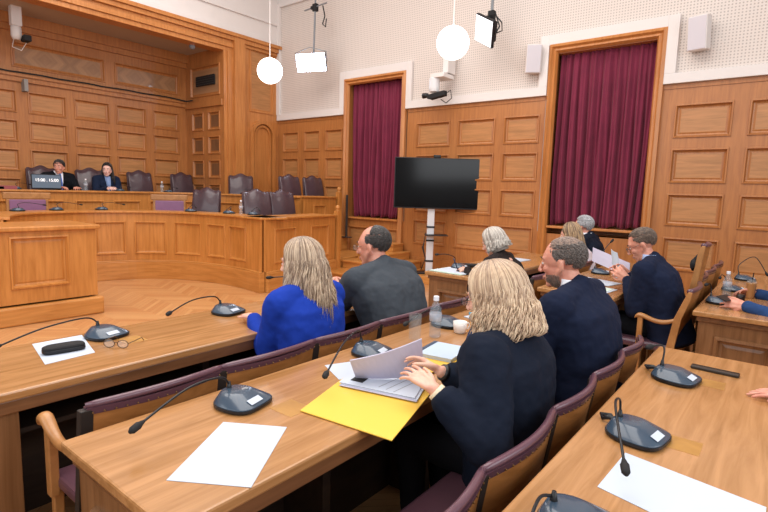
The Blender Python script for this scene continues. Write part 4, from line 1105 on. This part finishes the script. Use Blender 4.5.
def short_hair(parent, M, keep, mat, thick=.004, tone=.5, vox=.005, blob=.013, n=5600, ln=.026, c0=None, rad=None, sw=1.0, name='hair'):
    """thin cap of scalp colour plus many short strands combed back and down"""
    rnd = random.Random(11); mb = MB(); mb.M = M; N = n; n = 0; c0 = V(c0 or (-.018, 0, .035)); rad = V(rad or (.098, .076, .086)); tones = []
    for i in range(N):
        z = 1-2*(i+.5)/N; r = math.sqrt(1-z*z); a = i*2.399963
        d = V((r*math.cos(a), r*math.sin(a), z))+V((rnd.uniform(-.03, .03), rnd.uniform(-.03, .03), rnd.uniform(-.03, .03)))
        d.normalize()
        if not keep(d): continue
        def surf(q, e):
            q = q.normalized(); t = 1/math.sqrt((q.x/rad.x)**2+(q.y/rad.y)**2+(q.z/rad.z)**2); return c0+q*(t+e)
        flow = V((-1, 0, -.15)) if d.z > .45 else V((-.45, 0, -1))
        flow = (flow-d*flow.dot(d)); flow = flow.normalized() if flow.length > 1e-3 else V((-1, 0, 0))
        flow += V((rnd.uniform(-.18, .18), rnd.uniform(-.18, .18), rnd.uniform(-.12, .12)))
        L_ = ln*rnd.uniform(.7, 1.4)/.09; e = thick*rnd.uniform(.6, 1.5)
        pts = [surf(d, -.003), surf(d+flow*L_*.4, e), surf(d+flow*L_, e*1.2)]
        v0 = len(mb.bm.verts); mb.tube(pts, [.0023*sw, .0028*sw, .0008*sw], 4); tones += [max(0, tone+rnd.uniform(-.3, .3))]*(len(mb.bm.verts)-v0)
    o = mb.build(name, mat, parent, smooth=True, recalc=False); settone(o, tones)
    return o
def men_region(front=.25, low=-.35, bald=None):
    def k(d):
        az = math.atan2(abs(d.y), d.x)      # 0 front, pi back
        lim = front if az < .7 else max(low, front-(az-.7)*1.05)
        if az > 2.2: lim = low-.22
        if d.z < lim: return False
        if bald and bald(d, az): return False
        if 1.35 < az < 1.75 and d.z < -.1: return False
        return True
    return k

def long_hair(parent, M, mat, n=260, length=.25, flare=1.15, phimin=62, curl=0, wave=.006, seed=1, a=(.115, .092, .118), lockr=.0065, tone=(.2, .9), rootdark=True, part=.01, back=1.0, ragged=.04, hang=0, name='hair'):
    rnd = random.Random(seed)
    mb = MB(); mb.M = M
    mb.ell((-.026, 0, .032), (a[0]*.92, a[1]*.94, a[2]*.86), nu=28, nv=18)
    if True:
        loops = []
        for j in range(7):      # under-layer behind the face
            t = j/6; z = .0-length*.82*t; g = 1+(flare-1)*t
            loops.append([V((-.02+math.cos(ph)*a[0]*.86*g, math.sin(ph)*a[1]*.88*g, z)) for ph in [R(phimin+14)+(2*PI-2*R(phimin+14))*k/20 for k in range(21)]] + [V((-.02+math.cos(ph)*a[0]*.55, math.sin(ph)*a[1]*.6, z)) for ph in [R(phimin+14)+(2*PI-2*R(phimin+14))*k/20 for k in range(20, -1, -1)]])
        mb.loft(loops)
    sh = mb.build(name, mat, parent, smooth=True); settone(sh, tone[0])
    mb = MB(); mb.M = M; tones = []
    n = int(n*(4.6 if n > 400 else 2.6)); lockr *= (.43 if n > 1500 else .62)
    for i in range(n):
        side = 1 if rnd.random() < .5 else -1
        ph = rnd.uniform(20, 178); tn = rnd.uniform(*tone); r0 = lockr*rnd.uniform(.6, 1.25)
        start = rnd.uniform(.2, 1.0); ln = length*rnd.uniform(1-ragged*3, 1.0) if True else length
        wv = rnd.uniform(0, 6.3); cu = rnd.uniform(.5, 1.3); lay = rnd.uniform(.93, 1.05)
        if rnd.random() < .35: ln *= rnd.uniform(.72, 1)
        pts = []
        for k in range(9):       # over the skull
            th = R(6+84*k/8); e = max(ph, phimin*min(1, (k/8)*1.6)) if k/8 > .3 else ph
            e = R(ph*(1-k/8*.999)+max(ph, phimin)*k/8) if ph < phimin else R(ph)
            x = -.026+math.sin(th)*math.cos(e)*a[0]*lay+ (.0 if k else 0); y = side*(math.sin(th)*math.sin(e)*a[1]*lay+part*.2)
            z = .032+math.cos(th)*a[2]*lay*.94
            pts.append(V((x, y, z)))
        e = R(max(ph, phimin)); base = pts[-1]
        m_ = 10
        for k in range(1, m_+1):
            t = k/m_; g = 1+(flare-1)*t+wave*8*math.sin(t*7+wv)*.12
            z = base.z-ln*t
            out = curl*cu*max(0, t-.55)**1.5*2.2
            if curl and t > .8: z += curl*cu*(t-.8)*1.6
            x = -.026+math.cos(e)*a[0]*lay*g+math.cos(e)*out + wave*math.sin(t*8+wv) + hang*t*t
            y = side*(math.sin(e)*a[1]*lay*g+math.sin(e)*out + wave*math.cos(t*9+wv))
            pts.append(V((x, y, z)))
        m2 = len(pts); rs = [r0*(.5+.5*min(1, k/4)) if k < m2-4 else r0*max(.12, (m2-1-k)/4) for k in range(m2)]
        v0 = len(mb.bm.verts); mb.tube(pts, rs, 5); cnt = len(mb.bm.verts)-v0
        for q in range(cnt):
            kk = (q//5)/(m2-1); tones.append(max(0, tn-(.28*(1-kk/.3) if rootdark and kk < .3 else 0)))
    o = mb.build('hair_locks', mat, sh, smooth=True, recalc=False); settone(o, tones)
    return sh

def ik(S, W, l1, l2, hint):
    S, W = V(S), V(W); d = W-S; L = min(d.length, (l1+l2)*.995); dn = d.normalized()
    a = (l1*l1-l2*l2+L*L)/(2*L); h = math.sqrt(max(0, l1*l1-a*a)); hv = V(hint); hv = (hv-dn*hv.dot(dn)).normalized()
    return S+dn*a+hv*h

def person(label,  loc, yaw, sk, top, trouser, lean=12, neck_fwd=.035, head_yaw=0, head_pitch=0, head_roll=0, s=1.0, width=1.0, male=True, fat=0,
           handL=None, handR=None, twist=0, hair=None, brow=BROW_D, lips=None, glasses=None, shirt=None, vox=.006, legs=True, side_bend=0, slv=.93, pz=.53, armb=0, elbow_out=.5, parts=(), hunch=.0, foot=None, cuff=True, belly=.0, collar=True, jlen=0, topname='jacket', bulk=0.0, front=(), bands=()):
    t_root = thing('person_root', None, None)
    bpy.data.objects.remove(t_root)
    pel = V((0, 0, pz)); L = R(lean); up = V((math.sin(L), math.sin(R(side_bend)), math.cos(L))).normalized()
    nb = pel+up*.49*s + V((hunch, 0, 0)); Rz = Matrix.Rotation(R(twist), 3, 'Z')
    sw = .172*width*s
    fwd_ = V((math.cos(L), 0, -math.sin(L)))
    sh = [nb + Rz @ V((.0, y*sw, -.055*s)) for y in (1, -1)]
    hc = nb + V((neck_fwd+.03, 0, (.116 if male else .124)*s))
    Mh = Matrix.Translation(hc) @ Euler((R(head_roll), R(head_pitch), R(head_yaw)), 'XYZ').to_matrix().to_4x4() @ Matrix.Scale(s*.98, 4)
    if True:
        # yaw first then pitch
        Mh = Matrix.Translation(hc) @ Matrix.Rotation(R(head_yaw), 4, 'Z') @ Matrix.Rotation(R(head_pitch), 4, 'Y') @ Matrix.Rotation(R(head_roll), 4, 'X') @ Matrix.Scale(s*.98, 4)
    wr = []; el = []
    for i, h_ in enumerate((handL, handR)):
        sg = 1 if i == 0 else -1
        if h_ is None: h_ = dict(p=(.30, sg*.12, .79), d=(1, -sg*.4, -.1), n=(0, 0, -1), curl=18)
        p = V(h_['p']); S = sh[i]
        l1, l2 = .285*s, .25*s
        if (p-S).length > (l1+l2)*.99: p = S+(p-S).normalized()*(l1+l2)*.99
        e = ik(S, p, l1, l2, h_.get('hint', (-.35, sg*elbow_out, -.8)))
        wr.append((p, h_)); el.append(e)
    # ---- body: one continuous skin surface
    mb = MB()
    headparts(mb, Mh, male, fat)
    mb.caps(nb+V((-.01, 0, -.03)), hc+V((-.022, 0, -.055)), (.056 if male else .047)*s, (.055 if male else .047)*s, 14)
    for tt, (rx, ry, rzz) in ((0, (.11, .16, .1)), (.35, (.10, .14, .13)), (.66, (.10, .155, .15)), (.86, (.085, .15, .08))):
        mb.ell(pel+(nb-pel)*tt, (rx*s+belly*(tt == .35), ry*s*width, rzz*s), nu=18, nv=12)
    mb.caps(sh[0], sh[1], .045*s, .045*s)
    for i in (0, 1):
        p, h_ = wr[i]; sg = 1 if i == 0 else -1
        mb.caps(sh[i], el[i], .045*s, .036*s); mb.caps(el[i], p, .036*s, .024*s)
        hand(mb, p, h_['d'], h_['n'], h_.get('th', 1 if i == 0 else -1), h_.get('curl', 18), s*(1 if male else .9), h_.get('spread', 5), h_.get('pinch', False))
    kn = [V((.40*s, y*.11, .50)) for y in (1, -1)]; an = [V((.36*s if foot is None else foot, y*.11, .09)) for y in (1, -1)]
    for i in (0, 1):
        hp = pel+V((0, .085*(1-2*i), 0)); mb.caps(hp, kn[i], .07*s, .05*s); mb.caps(kn[i], an[i], .048*s, .032*s)
        mb.caps(an[i]+V((-.03, 0, -.045)), an[i]+V((.13, 0, -.06)), .032, .025)
    body = fuse(mb, 'person', sk, None, vox, 3)
    body.location = loc; body.rotation_euler.z = R(yaw); tag(body, label, 'person')
    facebits(body, Mh, male, brow, lips or (LIP_M if male else LIP_F), glasses)
    # ---- jacket
    mb = MB(); j = .016
    prof_ = ((-.26-jlen, .09, .12, .0), (-.2-jlen, .145, .19, .0), (0, .138, .186, .0), (.25, .128, .172, .35), (.45, .13, .18, .6), (.65, .135, .196, .3), (.8, .128, .2, .1), (.92, .10, .17, 0), (1.0, .07, .10, 0), (1.04, .03, .05, 0))
    lo = []
    for tt, rx, ry, bw in prof_:
        c_ = pel+(nb-pel)*tt+V((-hunch*.6*tt*(1-tt)*4-.006, 0, 0)); ring = []
        for k in range(28):
            a_ = 2*PI*k/28; ca_, sa_ = math.cos(a_), math.sin(a_)
            X_ = math.copysign(abs(ca_)**.85, ca_)*(rx*s+bulk+(belly*bw if ca_ > 0 else belly*bw*.4)); Y_ = math.copysign(abs(sa_)**.85, sa_)*(ry*s*width+bulk)
            ring.append(c_+V((X_*(1 if tt < .9 else .9), Y_, -X_*math.sin(L)*.6)))
        lo.append(ring)
    mb.loft(lo)
    mb.caps(sh[0]+V((-.005, -.02, .005)), sh[1]+V((-.005, .02, .005)), .074*s, .074*s, 14)
    for i in (0, 1): mb.caps(nb+V((-.02, 0, .0)), sh[i]+V((-.01, 0, .02)), .062*s, .060*s, 14)
    mb.caps(nb+V((-.03, 0, -.06)), nb+V((-.012, 0, .008)), .09*s, .066*s, 14)
    for i in (0, 1):
        p, h_ = wr[i]; q = el[i]+(p-el[i])*slv
        mb.caps(sh[i]+V((0, 0, -.0)), el[i], .076*s+bulk*.5+armb*.6, .062*s+bulk*.4+armb, 14); mb.caps(el[i], q, .062*s+bulk*.4+armb, .042*s+bulk*.2+armb*.8, 14)
    tpn = fuse(mb, topname, top, body, max(vox, .008), 7, .016)
    if legs:
        mb = MB()
        for i in (0, 1):
            hp = pel+V((0, .085*(1-2*i), 0)); mb.caps(hp, kn[i], .095*s, .068*s); mb.caps(kn[i], an[i]+V((0, 0, .03)), .066*s, .05*s)
        mb.ell(pel, (.13*s, .18*s, .1)); fuse(mb, 'trousers', trouser, body, .012, 4, .012)
        for i in (0, 1):
            mb = MB(); a_ = an[i]
            mb.loft([[a_+V((x*sc_+.05, y*sc_, z)) for x, y in [(math.cos(q)*.14, math.sin(q)*.05) for q in [2*PI*k/16 for k in range(16)]]] for z, sc_ in ((-.09, 1.0), (-.06, 1.02), (-.035, .85), (-.01, .5))])
            mb.build('shoe', BLACK, body, smooth=False, bevel=.004)
    if collar:
        mb = MB(); c0 = nb+V((.0, 0, .012)); c1 = nb+V((.012, 0, .052 if shirt and shirt is not top else .03)); ax = V((.15, 0, 1)).normalized()
        rr = (.066 if male else .056)*s
        lo = []
        for q, (cc, ra) in enumerate(((c0, rr*1.06), (c1, rr*1.0), (c1, rr*.92), (c0, rr*.9))):
            lo.append([cc+V((math.cos(a_)*ra*1.0, math.sin(a_)*ra, 0)) for a_ in [2*PI*k/24 for k in range(24)]])
        mb.loft(lo+[lo[0]], cap=False); mb.build('shirt_collar', shirt or top, body, smooth=True)
    if cuff and shirt:
        for i in (0, 1):
            p, h_ = wr[i]; d_ = (p-el[i]).normalized(); MB().tube([p-d_*.03*1.0, p-d_*.004], [.036*s, .035*s], 14).build('shirt_cuff', shirt, body, smooth=True)
    if hair: hair(body, Mh)
    if front:
        for nm_, m_, ws, xo in front:
            mb = MB(); lo = []
            for k in range(7):
                t_ = k/6; c_ = nb+(pel-nb)*(t_*.62)+V((.0, 0, .012)); rx_ = (.07+.07*min(1, t_*2.2))*s+bulk; w_ = ws[0]+(ws[1]-ws[0])*t_
                lo.append([c_+V((rx_+xo-.02, -w_, 0)), c_+V((rx_+xo-.02, w_, 0)), c_+V((rx_+xo+.006, w_*.7, 0)), c_+V((rx_+xo+.006, -w_*.7, 0))])
            mb.loft(lo); mb.build(nm_, m_, body, smooth=False)
    for i, (nm_, m_, dd_, r_) in bands:
        p, h_ = wr[i]; d_ = (p-el[i]).normalized(); MB().tube([p-d_*(dd_+.008), p-d_*dd_, p-d_*(dd_-.012)], [r_*.92, r_, r_*.92], 16).build(nm_, m_, body, smooth=True)
    return body, Mh, nb, sh, el, wr

NAVY = cloth('navy_wool', '#141B2A'); NAVY2 = cloth('navy_suit', '#161E34'); DGREY = cloth('charcoal_wool', '#42484F'); BLUE = cloth('royal_blue', '#1B3A9E', .35, 10, .15)
BLK = cloth('black_wool', '#101218'); DNAV = cloth('midnight_navy', '#182238'); TROU = cloth('black_trousers', '#121318'); SHIRT = plain('white_shirt', '#E8ECF4', .7)
DENIM = cloth('denim_blue', '#4C6488', .3, 40); FURB = cloth('dark_brown_knit', '#2A2322', .8, 60, .3); LBLUE = plain('light_blue_shirt', '#9FB4DA', .7)
H_ASH = hairmat('hair_ash_blonde', '#7A6250', '#E0C8A8', '#BC9E82'); H_LONG = hairmat('hair_long_blonde', '#6A5747', '#D2BCA0', '#A48B74'); H_GREYB = hairmat('hair_grey_blonde', '#7F776F', '#CEC8BE', '#A8A097')
H_DBL = hairmat('hair_dark_blonde', '#5E4A3A', '#B89A74', '#8C7256')
H_DARK = hairmat('hair_dark_brown', '#150F0D', '#3A2B24'); H_BRN = hairmat('hair_greying_brown', '#332C28', '#6A605A', '#4A413C'); H_THIN = hairmat('hair_thin_top', '#5C4A42', '#98806F', '#7A665B'); H_DKB = hairmat('hair_dark_greying', '#1E1A19', '#554E4A', '#332E2C'); H_GREY = hairmat('hair_grey', '#6F7074', '#C4C6CA', '#97989C'); H_SBR = hairmat('hair_sandy_brown', '#40342C', '#7E6855', '#5C4A3E')

def near_hair(b, M):
    long_hair(b, M, H_ASH, 560, .135, 1.08, 66, .012, .006, 5, (.122, .108, .118), .0062, (.3, .8), True, .01, ragged=.05)
    # curls at the ends
    rnd = random.Random(9); mb = MB(); mb.M = M; tones = []
    for i in range(1500):
        e = R(rnd.uniform(62, 298)); z = rnd.uniform(-.145, -.05); k_ = 1+.9*max(0, -.05-z); cx, cy_ = -.026+math.cos(e)*.128*k_, math.sin(e)*.114*k_
        r = rnd.uniform(.013, .024); a0 = rnd.uniform(0, 6); pts = []
        tv_ = V((-math.sin(e), math.cos(e), 0)); ov = V((math.cos(e), math.sin(e), 0))
        for k in range(9):
            a_ = a0+k*.55; pts.append(V((cx, cy_, z))+ov*math.cos(a_)*r+V((0, 0, 1))*math.sin(a_)*r+tv_*(k-4)*.006)
        v0 = len(mb.bm.verts); mb.tube(pts, [.001]+[.0023]*7+[.0007], 5); tones += [rnd.uniform(.35, .85)]*(len(mb.bm.verts)-v0)
    o = mb.build('hair_curls', H_ASH, b, smooth=True, recalc=False); settone(o, tones)


# woman in the foreground
person('woman with curly ash-blonde bob in a dark navy coat leafing through papers', (-.76, 1.775, 0), 180, SK_F, NAVY, TROU, bulk=.02, pz=.505, slv=.74, armb=.014, lean=6, neck_fwd=.03, head_yaw=2, head_pitch=16, s=.99, width=1.15, male=False, twist=6,
    handR=dict(p=(.20, .20, .845), d=(.95, .12, .3), n=(.1, .6, -.7), curl=20, th=1, pinch=True), handL=dict(p=(.13, .36, .845), d=(.93, -.05, .36), n=(.35, -.2, -.9), curl=14, spread=9, th=-1, hint=(-.5, .25, -.9)),
    hair=near_hair, brow=BROW_L, glasses=plain('dark_frame', '#221A1C', .3), vox=.0048, jlen=.08, topname='coat', elbow_out=.25,
    bands=((0, ('bracelet', plain('cream_beads', '#E2D2B4', .4, bump=.4, nscale=90), .02, .033)), (0, ('beige_sleeve', plain('beige_knit', '#B09A86', .8), .05, .036)), (1, ('watch', BLACK, .015, .033)), (1, ('beige_sleeve', plain('beige_knit2', '#B09A86', .8), .05, .036))),
    front=(('scarf', plain('navy_pattern_scarf', '#2B3A5C', .8, noise=.5, nscale=60), (.08, .03), .018),))
# sheaf in her hands
def patch(name, label, a, b, c, d, mat, bulge=.02, th=.004, cat='papers'):
    a, b, c, d = map(V, (a, b, c, d)); cen = (a+b+c+d)/4; nr = (b-a).cross(d-a).normalized(); mb = MB(); lo = []
    for k in range(13):
        t = k/12; p = a.lerp(b, t)-cen; q = d.lerp(c, t)-cen; off = nr*bulge*math.sin(PI*t)
        lo.append([p+off, p.lerp(q, .5)+off*1.2, q+off, q+off+nr*th, p.lerp(q, .5)+off*1.2+nr*th, p+off+nr*th])
    mb.loft(lo); o = mb.build(name, mat); o.location = cen
    return tag(o, label, cat)
patch('lifted_sheaf', 'sheaf of lilac-white sheets lifted open by the woman in the navy coat', (-1.262, 1.44, .785), (-1.066, 1.62, .80), (-1.06, 1.585, .95), (-1.236, 1.375, .875), PAPER2, .012)
patch('held_papers', 'white sheets held up by the reading man', (-1.12, 4.50, .84), (-1.02, 4.40, .84), (-1.09, 4.44, 1.06), (-1.16, 4.52, 1.08), PAPER, .012, .003)
patch('held_papers', 'lilac sheets fanned out behind the white sheets of the reading man', (-1.38, 4.78, .93), (-1.0, 4.52, .86), (-1.02, 4.58, .97), (-1.4, 4.84, 1.05), PAPER2, .012, .003)
# row one
def blue_hair(b, M): long_hair(b, M, H_LONG, 460, .37, 1.38, 72, 0, .013, 8, (.118, .1, .12), .0066, (.25, .8), True, ragged=.09)
person('woman with long wavy blonde hair in a royal blue jacket, back turned', (-1.86, 1.80, 0), 180, SK_F, BLUE, TROU, lean=8, pz=.515, neck_fwd=.03, head_yaw=16, head_pitch=6, s=.98, width=1.08, male=False,
    handL=dict(p=(.38, .10, .80), d=(1, -.4, 0), n=(0, 0, -1), curl=18, hint=(-.2, .12, -1)), handR=dict(p=(.42, -.16, .80), d=(1, .3, 0), n=(0, 0, -1), curl=15), hair=blue_hair, brow=BROW_L, vox=.006, cuff=False)
def brown_hair(b, M): short_hair(b, M, men_region(.5, -.4, lambda d, az: az < 1.12 or (d.z > .5 and az < 1.5)), H_DKB, .002, .35, ln=.018)
person('balding man in a charcoal jacket leaning forward with clasped hands', (-1.81, 2.5, 0), 180, SK_M, DGREY, TROU, bulk=.012, lean=20, neck_fwd=.045, head_yaw=12, head_pitch=8, s=1.08, width=1.28, fat=.1, belly=.03,
    handL=dict(p=(.56, -.02, .835), d=(.9, -.25, .25), n=(.2, -.9, -.2), curl=34, hint=(-.1, .7, -.8)), handR=dict(p=(.57, -.12, .835), d=(.9, .3, .25), n=(.2, .9, -.2), curl=34), hair=brown_hair, glasses=GOLD, shirt=DGREY, cuff=False, vox=.006)
# row two
def beard(b, M, mat): short_hair(b, M, lambda d: d.z < .12 and d.x > -.25 and not (d.x > .8 and d.z > -.2), mat, .0015, .5, c0=(.022, 0, -.055), rad=(.066, .063, .064), n=3000, ln=.008, sw=.5, name='beard')
_r = random.Random(5)
def navy_hair(b, M):
    short_hair(b, M, men_region(.4, -.4, lambda d, az: az < 1.0 or d.z > .66 or (d.z > .42 and _r.random() < (d.z-.42)*3.4)), H_BRN, .002, .55, ln=.018); short_hair(b, M, lambda d: d.z > .4 and d.x < .7 and _r.random() < .75, H_THIN, -.0005, .5, ln=.024, n=5000, name='thin_hair'); beard(b, M, H_THIN)
person('man with thinning hair and short beard in a navy suit seen from behind', (-.715, 2.62, 0), 180, SK_M, NAVY2, TROU, lean=12, neck_fwd=.045, head_yaw=4, head_pitch=10, s=1.1, width=1.36, pz=.51, fat=.06, belly=.02, bulk=.01,
    handL=dict(p=(.42, .14, .80), d=(1, -.1, -.05), n=(0, 0, -1), curl=20), handR=dict(p=(.36, -.18, .80), d=(1, .2, 0), n=(0, 0, -1), curl=20), hair=navy_hair, shirt=SHIRT, vox=.0055)
def sandy(b, M): short_hair(b, M, men_region(.55, -.35), H_SBR, .0025, .4, ln=.024)
person('man in spectacles and navy suit reading papers in a wooden armchair', (-.67, 4.4, 0), 180, SK_M, NAVY2, TROU, bulk=.01, lean=18, neck_fwd=.045, head_yaw=8, head_pitch=30, s=1.06, width=1.2, belly=.025,
    handL=dict(p=(.30, .07, .87), d=(.85, -.15, .55), n=(.2, -.95, 0), curl=26, pinch=True), handR=dict(p=(.32, -.06, .89), d=(.85, .1, .45), n=(.2, .9, -.2), curl=26, pinch=True), hair=sandy, glasses=plain('grey_frame', '#2A2A2C', .3), shirt=LBLUE, vox=.006, foot=.3)
# far block
def greyh(b, M): short_hair(b, M, men_region(.45, -.38), H_GREY, .007, .6, blob=.013)
person('grey-haired man in a dark suit below the wide curtain', (-1.78, 6.24, 0), 180, SK_M, NAVY, TROU, lean=10, neck_fwd=.04, head_yaw=-5, head_pitch=2, s=1.05, width=1.1, hair=greyh, shirt=SHIRT, vox=.008)
def lblh(b, M): long_hair(b, M, H_DBL, 260, .24, 1.08, 64, 0, .006, 14, (.115, .092, .12), .007, (.2, .9), True)
person('woman with straight dark-blonde hair bending over the far desk', (-1.68, 5.72, 0), 180, SK_F, plain('pale_lilac_top', '#CFC4CC', .8, bump=.2), TROU, lean=20, neck_fwd=.05, head_yaw=10, head_pitch=14, s=.95, width=.98, male=False, hair=lblh, brow=BROW_L, vox=.008, cuff=False)
def wbh(b, M): long_hair(b, M, H_GREYB, 300, .13, 1.12, 66, .02, .006, 18, (.118, .1, .12), .007, (.25, 1.0), False)
person('woman with grey-blonde bob in dark brown knit writing at the far desk', (-1.84, 4.32, 0), 180, SK_F, FURB, TROU, lean=29, neck_fwd=.05, head_yaw=6, head_pitch=26, s=.96, width=1.05, male=False,
    handL=dict(p=(.50, .10, .80), d=(1, -.1, 0), n=(0, -.3, -1), curl=30, pinch=True), hair=wbh, brow=BROW_L, vox=.008, cuff=False)
pen = MB().tube([(0, 0, 0), (-.05, -.02, .13)], .005, 8).build('pen', plain('blue_black_pen', '#1B2140', .3), smooth=True); pen.location = (-2.42, 4.2, .765); tag(pen, 'dark pen in the hand of the writing woman', 'pen')
# dais
def dman(b, M): short_hair(b, M, men_region(.42, -.35), H_DARK, .007, .3, vox=.006, blob=.013)
person('man in dark suit with blue tie behind the screen on the dais', (-10.18, 3.54, .6), 0, SK_M, BLK, TROU, lean=6, neck_fwd=.04, head_yaw=-38, head_pitch=6, s=1.04, width=1.12, hair=dman, shirt=SHIRT, vox=.007, legs=False, front=(('shirt_front', SHIRT, (.06, .012), .014), ('tie', plain('blue_tie', '#4C6FC0', .5), (.016, .026), .022)),
    handL=dict(p=(.40, .16, .81), d=(1, -.4, 0), n=(0, 0, -1), curl=20), handR=dict(p=(.42, -.1, .81), d=(1, .4, 0), n=(0, 0, -1), curl=20))
def dwom(b, M): long_hair(b, M, H_DARK, 240, .30, 1.45, 80, 0, .006, 24, (.11, .084, .12), .007, (.1, .7), False)
person('woman with long dark hair in a dark jacket and grey-blue scarf on the dais', (-10.12, 4.32, .6), -4, SK_P, DNAV, TROU, lean=8, neck_fwd=.035, head_yaw=-30, head_pitch=2, s=1.0, width=1.0, male=False, hair=dwom, vox=.007, legs=False, cuff=False, front=(('scarf', plain('grey_blue_scarf', '#7C93BE', .8, noise=.3, nscale=30), (.055, .02), .02),),
    handL=dict(p=(.40, .03, .82), d=(.9, -.5, 0), n=(.0, -.5, -.8), curl=30), handR=dict(p=(.42, -.11, .82), d=(.9, .4, 0), n=(0, .5, -.8), curl=30))
# right edge
person('person in a navy sleeve with a phone at the far right desk', (.20, 4.52, 0), 180, SK_M, cloth('blue_blazer', '#27406B'), TROU, lean=12, s=1.04, width=1.05, legs=True,
    handL=dict(p=(.39, .30, .80), d=(1, -.1, .12), n=(.1, -.8, -.4), curl=24, pinch=True), handR=dict(p=(.36, -.36, .80), d=(1, .25, .1), n=(0, .5, -.8), curl=24), hair=sandy, shirt=LBLUE, vox=.006)
o = MB().box(-.07, .07, -.035, .035, 0, .009).build('smartphone', BLACK, bevel=.003); o.location = (-.31, 4.24, .83); o.rotation_euler = (R(20), 0, R(70)); tag(o, 'dark smartphone held at the far right desk', 'phone')
person('person in denim resting a hand on the near right desk', (.40, 2.62, 0), 180, SK_M, DENIM, TROU, lean=8, s=1.0, width=1.0,
    handL=dict(p=(.305, .22, .79), d=(1, .12, -.04), n=(0, 0, -1), curl=7, spread=7), handR=dict(p=(.22, -.2, .82), d=(.3, 1, 0), n=(0, 0, -1), curl=20), hair=sandy, cuff=False, vox=.0055)
# small worn things
def worn(): pass

# ------------------------------------------------------------------ light
w = bpy.data.worlds.new('world'); SC.world = w; w.use_nodes = True
w.node_tree.nodes['Background'].inputs[0].default_value = (1, .97, .95, 1); w.node_tree.nodes['Background'].inputs[1].default_value = .32
def area(name, loc, rot, sx, sy, power, col=(1, 1, 1)):
    l = bpy.data.lights.new(name, 'AREA'); l.shape = 'RECTANGLE'; l.size = sx; l.size_y = sy; l.energy = power; l.color = col
    o = bpy.data.objects.new(name, l); C.objects.link(o); o.location = loc; o.rotation_euler = rot; return o
area('added_overhead_fill', (-4, 2.5, 6.5), (0, 0, 0), 8, 6, 560, (1, .97, .93))  # added soft fill from above, no ceiling lamp is seen
area('added_room_fill', (3.1, 1.5, 3.6), (R(90), 0, R(90)), 7, 3.2, 230, (.93, .96, 1))  # added fill from the open right side, no window built there
area('added_room_fill', (-3, -3.1, 3.8), (R(75), 0, 0), 8, 3.2, 200, (.95, .97, 1))  # added fill from behind the camera, again without a window
SC.view_settings.view_transform = 'Standard'; SC.view_settings.look = 'None'; SC.view_settings.gamma = 1
SC.view_settings.use_curve_mapping = False; SC.view_settings.exposure = .05
